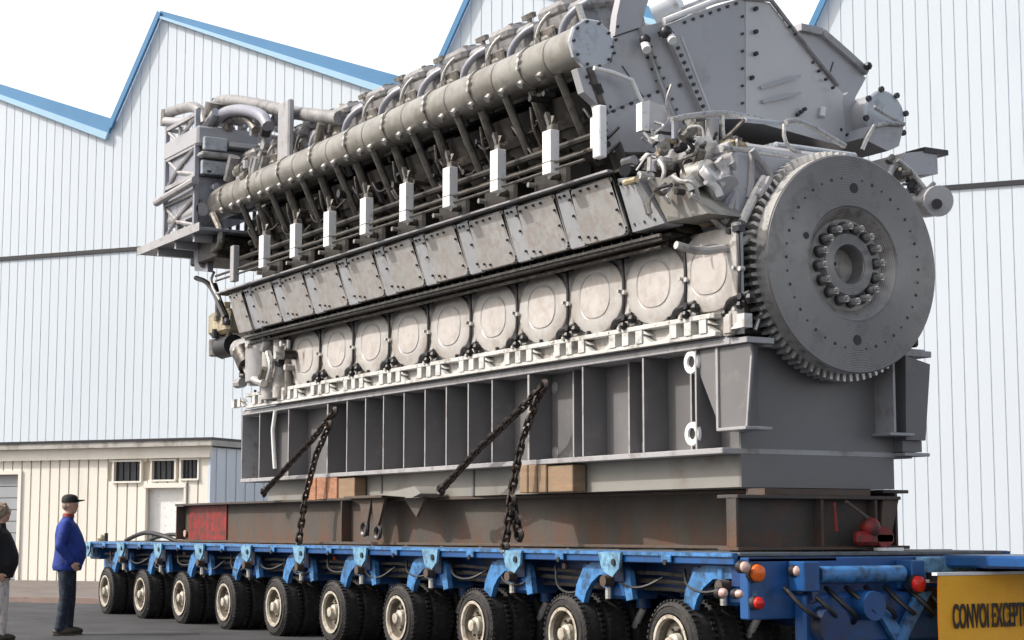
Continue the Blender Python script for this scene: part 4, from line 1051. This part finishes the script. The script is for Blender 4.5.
cy((640, 182), (660, 176), .1, 'black', (-13.0, -12.8)); cy((622, 184), (645, 180), .10, 'dark', (-13.2, -13.0)); 
m.use('bright').bar(at(684, 186, x=-12.1), at(700, 180, x=-12.05), .14, .12); m.use('brass').ball(at(707, 213, x=-12.2), .13, 14); m.use('dark').ball(at(716, 196, x=-12.2), .12, 12)
m.use('black').box(-12.9, -12.2, 8.9, 9.3, 4.25, 4.5, .03)
parts('coolant_pump', m, eng)
m = MB(); mats_ = ['bright', 'edge', 'tubes', 'footw', 'bolt', 'brass', 'lav', 'black', 'tubes', 'jacket']
for k in range(95):
    u = R.uniform(620, 752); v = R.uniform(158 if u < 650 else 138, 192 if u < 700 else 232)
    x = R.uniform(-12.9, -11.95)+(-.35 if u < 650 else 0)
    p = at(u, v, x=x); ax = Vector(R.choice([(1, 0, 0), (0, 1, 0), (0, 0, 1), (.5, 0, .8), (0, .7, .7), (.8, -.5, 0)])).normalized(); L_ = R.uniform(.05, .2); r_ = R.uniform(.015, .05)
    m.use(R.choice(mats_)).cyl(p, p+ax*L_, r_, 8)
for k in range(34):
    u = R.uniform(640, 745); v = R.uniform(125, 210); x = R.uniform(-12.7, -11.95); p = at(u, v, x=x); q = [p]
    for j in range(3): p = p+Vector((R.uniform(-.12, .12), R.uniform(-.12, .12), R.uniform(-.16, .16))); q.append(p)
    m.use(R.choice(['bright', 'footw', 'edge', 'tubes', 'black'])).tube(q, R.uniform(.010, .022), 6, 2)
parts('pipe_fitting', m, eng)
# right side starter and bracket
m = MB(); plate([(903, 153), (937, 150), (938, 174), (917, 175), (905, 166)], -12.3, -12.8, 'house', m)
m.use('bolt').box(*(lambda p: (p.x-.3, p.x, p.y, p.y+.3, p.z, p.z+.05))(at(925, 152, x=-12.28)))
part('junction_box', m, None, eng)
m = MB(); 
m.use('house').cyl(at(925, 203, x=-12.35), at(937, 201, x=-12.0), .14, 20).use('house2').cyl(at(937, 201, x=-12.0), at(939, 201, x=-11.96), .145, 20).use('dark').cyl(at(912, 206, x=-12.7), at(926, 203, x=-12.35), .12, 16).use('bolt').cyl(at(937, 204, x=-11.95), at(937, 204, x=-11.92), .05, 10)
m.use('bright')
for k in range(26):
    t = k/26; p = at(893+30*t+R.uniform(-3, 4), 162+34*t+R.uniform(-6, 6), x=-12.3+R.uniform(-.2, .1)); m.use(R.choice(['bright', 'edge', 'tubes', 'bolt'])).cyl(p, p+Vector((R.uniform(-.1, .1), R.uniform(-.1, .1), R.uniform(-.1, .1))), R.uniform(.015, .035), 8)
hp(m, [(898, 160), (912, 172), (924, 188)], -12.2, .025)
part('starter_motor', m, None, eng)
# ------------------------------------------------------------- left end: cooler frame, tray, boxes, big pipes
def py(l, y): return [at(u, v, y=y) for u, v in l]
c0 = at(138, 253, y=8.0)
tray = MB().use('lav').box(c0.x, -21.6, 8.0, 12.2, 5.16, 5.20, .006).use('edge').box(c0.x, -21.6, 7.985, 7.998, 5.15, 5.26)
tray.use('house')
for x in (-23.4, -22.7, -22.0): tray.box(x, x+.06, 8.05, 12.1, 5.06, 5.158)
tray.use('dark').box(-23.6, -22.6, 8.6, 11.5, 4.98, 5.155, .02).box(-22.5, -21.8, 8.3, 9.4, 4.85, 5.155, .02)
part('end_platform', tray, None, eng)
fr = MB(); xa, xb = at(165, 180, y=8.1).x, at(196, 180, y=8.1).x; zt_ = 6.86; zb_ = 5.27
fr.use('lav').box(xa, xa+.06, 8.08, 8.14, 5.2, zt_, .004).box(xb-.06, xb, 8.08, 8.14, 5.2, zt_, .004)
for z in (5.27, 5.72, 5.95, 6.35, 6.78): fr.use('edge').box(xa+.062, xb-.062, 8.085, 8.135, z, z+.05)
fr.use('edge').cyl((xa-.1, 8.02, 5.80), (xb+.2, 8.02, 5.86), .055, 10).cyl((xa+.1, 8.2, 5.52), (xb, 8.2, 5.52), .09, 12)
fr.use('edge')
for z in (5.3, 5.98, 6.38):
    fr.tube([(xa+.08, 8.11, z+.02), (xa+.5, 8.11, z+.2), (xb-.1, 8.11, z+.38)], .028, 6).tube([(xa+.08, 8.12, z+.38), (xa+.5, 8.12, z+.15), (xb-.1, 8.12, z+.02)], .028, 6)
    fr.tube([(xa+.4, 8.15, z), (xa+.45, 8.15, z+.4)], .03, 6).tube([(xa+.75, 8.15, z), (xa+.7, 8.15, z+.4)], .03, 6)
fr.use('rimin')
for k in range(16):
    x = R.uniform(xa+.1, xb-.15); z = R.uniform(5.3, 6.7); fr.box(x, x+R.uniform(.05, .16), 8.16, 8.2, z, z+R.uniform(.08, .3))
fr.use('edge').box(xa, xa+.06, 9.6, 9.66, 5.2, zt_).box(xa+.003, xa+.05, 8.145, 9.6, 6.78, 6.83)
fr.use('jacket')
for k in range(12): fr.tube([(xa+.1, 8.3+k*.12, 5.25), (xa+.15, 8.3+k*.12, 6.7)], .03, 6)
part('cooler_frame', fr, None, eng)
XC = -22.1
def fx_(u0, v0, u1, v1, mt, d0, d1, bv=.01):      # box standing on the face that looks along the engine
    a_, b_ = at(u0, (v0+v1)/2, x=XC), at(u1, (v0+v1)/2, x=XC); zt2, zb2 = at((u0+u1)/2, v0, x=XC).z, at((u0+u1)/2, v1, x=XC).z
    tb.use(mt).box(XC+d0, XC+d1, a_.y, b_.y, zb2, zt2, bv)
tb = MB()
fx_(197, 150, 250, 218, 'lav', -1.1, 0); fx_(194, 130, 256, 149.6, 'house', -1.2, .12, .03); fx_(199, 140, 222, 153, 'cap', .125, .2); fx_(199, 163, 237, 177, 'cap', .003, .12); fx_(196, 155, 228, 160, 'edge', .003, .22, .02)
fx_(224, 146, 254, 151, 'house2', .125, .2); fx_(200, 177.3, 232, 178.5, 'bolt', .003, .14, 0); fx_(204, 172, 208, 174, 'bolt', .121, .13, 0)
part('terminal_cabinet', tb, None, eng)
bp = MB()
def bpipe(l, y, r, mt='pipe', sm=2): bp.use(mt).tube(py(l, y), r, 14, sm)
bpipe([(168, 113), (180, 109), (194, 106), (203, 113), (205, 124)], 8.4, .075, 'head'); bpipe([(166, 121), (180, 122), (200, 119)], 8.35, .06, 'house')
bpipe([(213, 116), (216, 103), (228, 100), (255, 104), (276, 109), (300, 114), (340, 118)], 8.6, .085, 'head'); bpipe([(214, 124), (222, 113), (240, 109), (262, 114), (268, 126)], 8.4, .075, 'lav')
bpipe([(228, 130), (230, 118), (248, 117), (256, 130)], 8.5, .06, 'tubes'); bpipe([(206, 128), (212, 118), (216, 112)], 8.3, .06, 'house')
bp.use('head').box(at(300, 120, y=8.9).x, at(345, 120, y=8.9).x, 8.8, 9.3, at(320, 134, y=8.9).z, at(320, 118, y=8.9).z, .05)
bp.use('tubes').cyl(at(213, 118, y=8.4), at(215, 103, y=8.4), .13, 14); bp.cyl(at(167, 126, y=8.4), at(168, 110, y=8.4), .1, 10)
bp.use('edge').box(at(279, 115, y=8.4).x, at(290, 115, y=8.4).x, 8.38, 8.46, at(285, 160, y=8.4).z, at(285, 101, y=8.4).z, .02)
parts('coolant_pipe', bp, eng)
m = MB()
for k in range(60):
    u = R.uniform(200, 345); v = R.uniform(112, 134)+(u > 250)*R.uniform(0, 22); y = R.uniform(8.5, 9.3); p = at(u, v, y=y); ax = Vector(R.choice([(1, 0, 0), (0, 1, 0), (0, 0, 1), (.5, 0, .8)])).normalized()
    m.use(R.choice(['edge', 'tubes', 'head', 'bolt', 'lav', 'bright', 'dark'])).cyl(p, p+ax*R.uniform(.08, .3), R.uniform(.03, .09), 10)
for k in range(38):
    u = R.uniform(196, 262); v = R.uniform(185, 212)-(u-196)*.35; y = R.uniform(8.3, 8.6); p = at(u, v, y=y); ax = Vector(R.choice([(1, 0, 0), (0, 0, 1), (.5, 0, .8)])).normalized()
    m.use(R.choice(['edge', 'tubes', 'head', 'lav', 'head'])).cyl(p, p+ax*R.uniform(.1, .35), R.uniform(.03, .08), 10)
parts('flange_fitting', m, eng)
# bracket, cables and pumps at the lower left end
m = MB()
m.use('lav').exty([(p.x, p.z) for p in py([(194, 235), (209, 235), (209, 272), (196, 271)], 8.4)], 8.38, 8.46).use('rimin').cyl(at(204, 263, y=8.37), at(204, 263, y=8.45), .07, 14)
m.use('tubes').tube(py([(214, 215), (221, 230), (221, 245), (214, 250)], 8.3), .05, 8, 1)
m.use('bolt').tube(py([(196, 278), (208, 282), (216, 296), (222, 312), (228, 322)], 8.6), .035, 8, 2).tube(py([(214, 285), (218, 300), (226, 318)], 8.6), .05, 8, 2).use('bright').tube(py([(214, 272), (210, 282), (220, 300)], 8.55), .02, 8, 2)
part('cable_bracket', m, None, eng)
m = MB()
m.use('brass').box(at(214, 320, y=9.0).x, at(234, 320, y=9.0).x, 8.9, 9.4, at(220, 336, y=9.0).z, at(220, 312, y=9.0).z, .05)
m.use('bolt').cyl(at(222, 348, y=9.0), at(234, 345, y=9.0), .15, 14).use('tubes').cyl(at(216, 340, y=9.0), at(216, 356, y=9.0), .1, 12).tube(py([(222, 336), (228, 350), (222, 356)], 9.0), .05, 8, 1)
m.use('edge').cyl(at(262, 382, y=9.0), at(262, 350, y=9.0), .22, 20).cyl(at(240, 350, y=9.0), at(275, 344, y=9.0), .15, 14).cyl(at(252, 360, y=9.05), at(252, 376, y=9.05), .12, 14)
m.use('dark').cyl(at(244, 352, y=8.9), at(250, 366, y=8.9), .16, 14).use('bright').tube(py([(236, 350), (244, 366), (254, 380), (264, 383)], 8.85), .05, 8, 2).tube(py([(268, 352), (272, 366), (268, 380)], 8.85), .04, 8, 2)
m.use('house').box(-22.0, -21.5, 9.0, 11.3, 3.0, 3.9, .05)
for k in range(50):
    u = R.uniform(236, 290); v = R.uniform(338, 384); y = R.uniform(8.8, 9.15); p = at(u, v, y=y); ax = Vector(R.choice([(1, 0, 0), (0, 0, 1), (0, 1, 0), (.5, 0, .8)])).normalized()
    m.use(R.choice(['edge', 'tubes', 'bolt', 'bright', 'dark', 'cream'])).cyl(p, p+ax*R.uniform(.06, .22), R.uniform(.02, .07), 10)
for k in range(14):
    u = R.uniform(214, 232); v = R.uniform(312, 356); p = at(u, v, y=R.uniform(8.85, 9.1)); m.use(R.choice(['tubes', 'bolt', 'brass', 'dark'])).cyl(p, p+Vector((0, 0, R.uniform(.05, .2))), R.uniform(.03, .06), 8)
parts('oil_pump_fitting', m, eng)

# ================================================================== PEOPLE
def fuse(m, vox, smooth=6):
    'closed shapes melted into one continuous skin'
    me = m.mesh('s', 'skin'); o = bpy.data.objects.new('s', me); COL.objects.link(o)
    r = o.modifiers.new('r', 'REMESH'); r.mode = 'VOXEL'; r.voxel_size = vox
    q = o.modifiers.new('q', 'SMOOTH'); q.factor = .5; q.iterations = smooth
    bpy.context.view_layer.update()
    out = bpy.data.meshes.new_from_object(o.evaluated_get(bpy.context.evaluated_depsgraph_get()))
    bpy.data.objects.remove(o); return out
def loft(m, secs, n=24):                     # horizontal ellipses: (x, y, z, rx, ry)
    vs = [(x+math.cos(2*PI*i/n)*rx, y+math.sin(2*PI*i/n)*ry, z) for x, y, z, rx, ry in secs for i in range(n)]
    k = len(secs)
    fs = [(a*n+i, a*n+(i+1) % n, (a+1)*n+(i+1) % n, (a+1)*n+i) for a in range(k-1) for i in range(n)]
    fs += [list(range(n))[::-1], [i+n*(k-1) for i in range(n)]]
    return m.add(vs, fs)
def limb(m, pts, rr, n=14):
    for (a, b), (ra, rb) in zip(zip(pts, pts[1:]), zip(rr, rr[1:])): m.cyl(a, b, ra, n, rb)
    for p, r_ in zip(pts, rr): m.ball(p, r_, n)
    return m
def setmat(me, m):
    me.materials.clear(); me.materials.append(M[m]); me.polygons.foreach_set('use_smooth', [True]*len(me.polygons)); return me
def person(loc, hgt, face, label, top, bottom, arms, cap=None, hair='hair', collar=None):
    s = hgt/1.78
    root = thing('person', loc, label, 'person'); root.rotation_euler = (0, 0, face)
    L_ = lambda name, me: link(name, me, root, loc)
    S_ = lambda l: [tuple(c*s for c in q) for q in l]
    b = MB()
    loft(b, S_([(0, 0, .86, .10, .15), (0, 0, .95, .115, .165), (.02, 0, 1.08, .115, .145), (.0, 0, 1.25, .12, .165), (-.01, 0, 1.38, .10, .17), (-.015, 0, 1.45, .07, .10), (0, 0, 1.50, .056, .058), (.01, 0, 1.58, .054, .055)]))
    loft(b, S_([(.045, 0, 1.545, .03, .03), (.04, 0, 1.57, .062, .05), (.02, 0, 1.61, .088, .066), (.012, 0, 1.66, .098, .074), (.008, 0, 1.71, .095, .073), (.0, 0, 1.755, .07, .055), (0, 0, 1.775, .03, .025)]))
    legs = {}; armp = {}
    for sg in (1, -1):
        hp_, kn, an = Vector((0, sg*.09, .90))*s, Vector((.02+.02*sg, sg*.10, .49))*s, Vector((-.02+.04*sg, sg*.105, .09))*s
        legs[sg] = (hp_, kn, an); limb(b, [hp_, kn, an, an+Vector((.12, 0, -.05))*s], [.085*s, .055*s, .038*s, .035*s])
        el, wr = arms
        sh, e, w = Vector((-.01, sg*.175, 1.40))*s, Vector((el[0], sg*el[1], el[2]))*s, Vector((wr[0], sg*wr[1], wr[2]))*s
        armp[sg] = (sh, e, w); limb(b, [sh, e, w], [.055*s, .042*s, .028*s])
        d = (w-e).normalized(); side = Vector((1, 0, 0)); side = (side-d*side.dot(d)).normalized(); inn = d.cross(side)
        if inn.y*sg > 0: inn = -inn
        pc = w+d*.05*s; b.ball(pc, .045*s, 12, (.85, .5, 1.0)); limb(b, [w, pc], [.027*s, .03*s])
        for o_, l_ in ((-.030, .062), (-.010, .075), (.010, .070), (.030, .055)):
            q0 = pc+d*.02*s+side*o_*s; q1 = q0+d*l_*.5*s+inn*.008*s; q2 = q1+d*l_*.38*s+inn*.022*s; limb(b, [q0, q1, q2], [.0105*s, .0095*s, .008*s], 8)
        q0 = pc-d*.01*s+side*.03*s; q1 = q0+side*.028*s+d*.02*s; q2 = q1+d*.03*s+side*.006*s; limb(b, [q0, q1, q2], [.013*s, .011*s, .009*s], 8)
    hd0 = Vector((.02, 0, 1.665))*s
    b.ball(hd0+Vector((.092, 0, -.012))*s, .017*s, 8, (1, .8, 1.4)); b.ball(hd0+Vector((.076, 0, -.055))*s, .022*s, 8, (.7, 1.1, .6))
    for sg in (1, -1): b.ball(hd0+Vector((-.012, sg*.076, -.005))*s, .026*s, 8, (.7, .4, 1.15))
    L_('body', setmat(fuse(b, .0085, 4), 'skin'))
    c = MB()
    loft(c, S_([(.0, 0, .82, .175, .20), (.0, 0, .87, .19, .205), (.035, 0, 1.0, .205, .21), (.04, 0, 1.12, .20, .20), (.01, 0, 1.28, .175, .20), (-.01, 0, 1.40, .135, .195), (-.015, 0, 1.46, .085, .12), (-.005, 0, 1.50, .072, .078), (0, 0, 1.53, .068, .07)]))
    for sg in (1, -1): 
        sh, e, w = armp[sg]; w2 = w*.94+e*.06; limb(c, [sh, (sh+e)/2, e, (e+w2)/2, w2], [.084*s, .078*s, .070*s, .062*s, .05*s])
        for k in range(5): p = e+(sh-e)*R.uniform(-.1, .5)+Vector((R.uniform(-.03, .03), sg*.02, 0)); c.ball(p, .05*s, 8)
    for k in range(9): c.ball((R.uniform(-.1, .16)*s, R.choice((-1, 1))*R.uniform(.08, .15)*s, R.uniform(.88, 1.2)*s), .06*s, 8, (1, .8, .3))
    L_('jacket', setmat(fuse(c, .013, 4), top))
    t = MB(); loft(t, S_([(0, 0, .80, .12, .17), (0, 0, .90, .135, .175), (0, 0, .98, .13, .165)]))
    for sg in (1, -1):
        hp_, kn, an = legs[sg]; a2 = an+Vector((0, 0, .0)); limb(t, [hp_, (hp_+kn)/2, kn, (kn+a2)/2, a2], [.112*s, .098*s, .078*s, .072*s, .068*s])
        for k in range(6): p = a2+(kn-a2)*R.uniform(0, .5); t.ball(p, .078*s, 10, (1, 1, .25))
    L_('trousers', setmat(fuse(t, .013, 4), bottom))
    if collar: L_('collar', MB().use(collar).lathe(Vector((0, 0, 1.505))*s, (.1, 0, 1), [(0, .078*s), (.045*s, .070*s), (.045*s, .06*s), (0, .066*s)], 20).mesh('collar'))
    J = {'anL': legs[1][2], 'anR': legs[-1][2]}; V = None
    hd = Vector((.02, 0, 1.665))*s
    for sg, n in ((1, 'L'), (-1, 'R')):
        a_ = J['an'+n]
        m = MB().ball((a_.x+.055*s, a_.y, .05*s), .1*s, 14, (1.45, .52, .55)).box(a_.x-.085*s, a_.x+.19*s, a_.y-.045*s, a_.y+.045*s, .0, .025*s, .01)
        o = link('shoe', m.mesh('shoe', 'shoe'), root, loc)
        link('eye', MB().use('eye').ball(hd+Vector((.088*s, sg*.032*s, .02*s)), .013*s, 8).use('bolt').ball(hd+Vector((.097*s, sg*.032*s, .022*s)), .007*s, 8).mesh('eye'), root, loc)
    link('mouth', MB().ball(hd+Vector((.070*s, 0, -.045*s)), .018*s, 8, (.6, 1, .25)).mesh('mouth', 'red'), root, loc)
    if cap:
        m = MB().use(cap); vs = []; n = 20
        prof = [(0, 1.03), (.035, 1.05), (.07, .98), (.095, .75), (.108, .35), (.11, .02)]
        for h_, q in prof:
            for i in range(n): t = 2*PI*i/n; vs.append(hd+Vector((-.008+math.cos(t)*.102*q, math.sin(t)*.088*q, .028+h_))*1.0 if False else hd+Vector(((-.008+math.cos(t)*.102*q)*s, math.sin(t)*.088*q*s, (.028+h_)*s)))
        fs = [(k*n+i, k*n+(i+1) % n, (k+1)*n+(i+1) % n, (k+1)*n+i) for k in range(len(prof)-1) for i in range(n)]+[[i+n*(len(prof)-1) for i in range(n)]]
        m.add(vs, fs)
        vs = []
        for zz in (0, -.01):
            for i in range(9):
                t = math.radians(-70+140*i/8); vs.append(hd+Vector(((.05+math.cos(t)*.05)*s, math.sin(t)*.075*s, (.045+zz)*s)))
            for i in range(9):
                t = math.radians(-70+140*i/8); vs.append(hd+Vector(((.06+math.cos(t)*.125)*s, math.sin(t)*.07*s, (.065+zz)*s)))
        fs = [(i, i+1, i+10, i+9) for i in range(8)]+[(i+18, i+27, i+28, i+19) for i in range(8)]+[(i+9, i+10, i+28, i+27) for i in range(8)]
        m.add(vs, fs); link('cap', m.mesh('cap'), root, loc)
        m = MB().use(hair).ball(hd+Vector((-.04*s, 0, -.015*s)), .08*s, 14, (.85, .98, .8)); link('hair', m.mesh('hair'), root, loc)
    else:
        m = MB().use(hair).ball(hd+Vector((-.028*s, 0, .02*s)), .12*s, 18, (.95, .92, .95)).ball(hd+Vector((-.06*s, 0, -.06*s)), .085*s, 14, (.8, 1.0, .9))
        for k in range(30):
            t = R.uniform(0, 2*PI); ph = R.uniform(.0, 1.5); d = Vector((math.cos(t)*math.sin(ph)-.3, math.sin(t)*math.sin(ph), math.cos(ph)*.9)).normalized()
            m.ball(hd+Vector((-.028*s, 0, .02*s))+d*.1*s, R.uniform(.02, .035)*s, 6)
        link('hair', m.mesh('hair'), root, loc)
    return root
fx = math.atan2(CR.y, CR.x)
pm1 = at(65, 635, z=0)
person((pm1.x, pm1.y, 0), 1.74, fx+.15, 'man in bright blue jacket, dark jeans and black peaked cap looking up at the engine', 'cloth_blue', 'denim', ((-.07, .25, 1.13), (.08, .23, .93)), cap='cap_black', collar='red')
pw_ = at(-3, 642, z=0)
person((pw_.x, pw_.y, 0), 1.62, fx+.1, 'person in black top and pale trousers cut by the left edge of the photo', 'knit', 'canvas', ((-.05, .23, 1.13), (.04, .22, .90)))
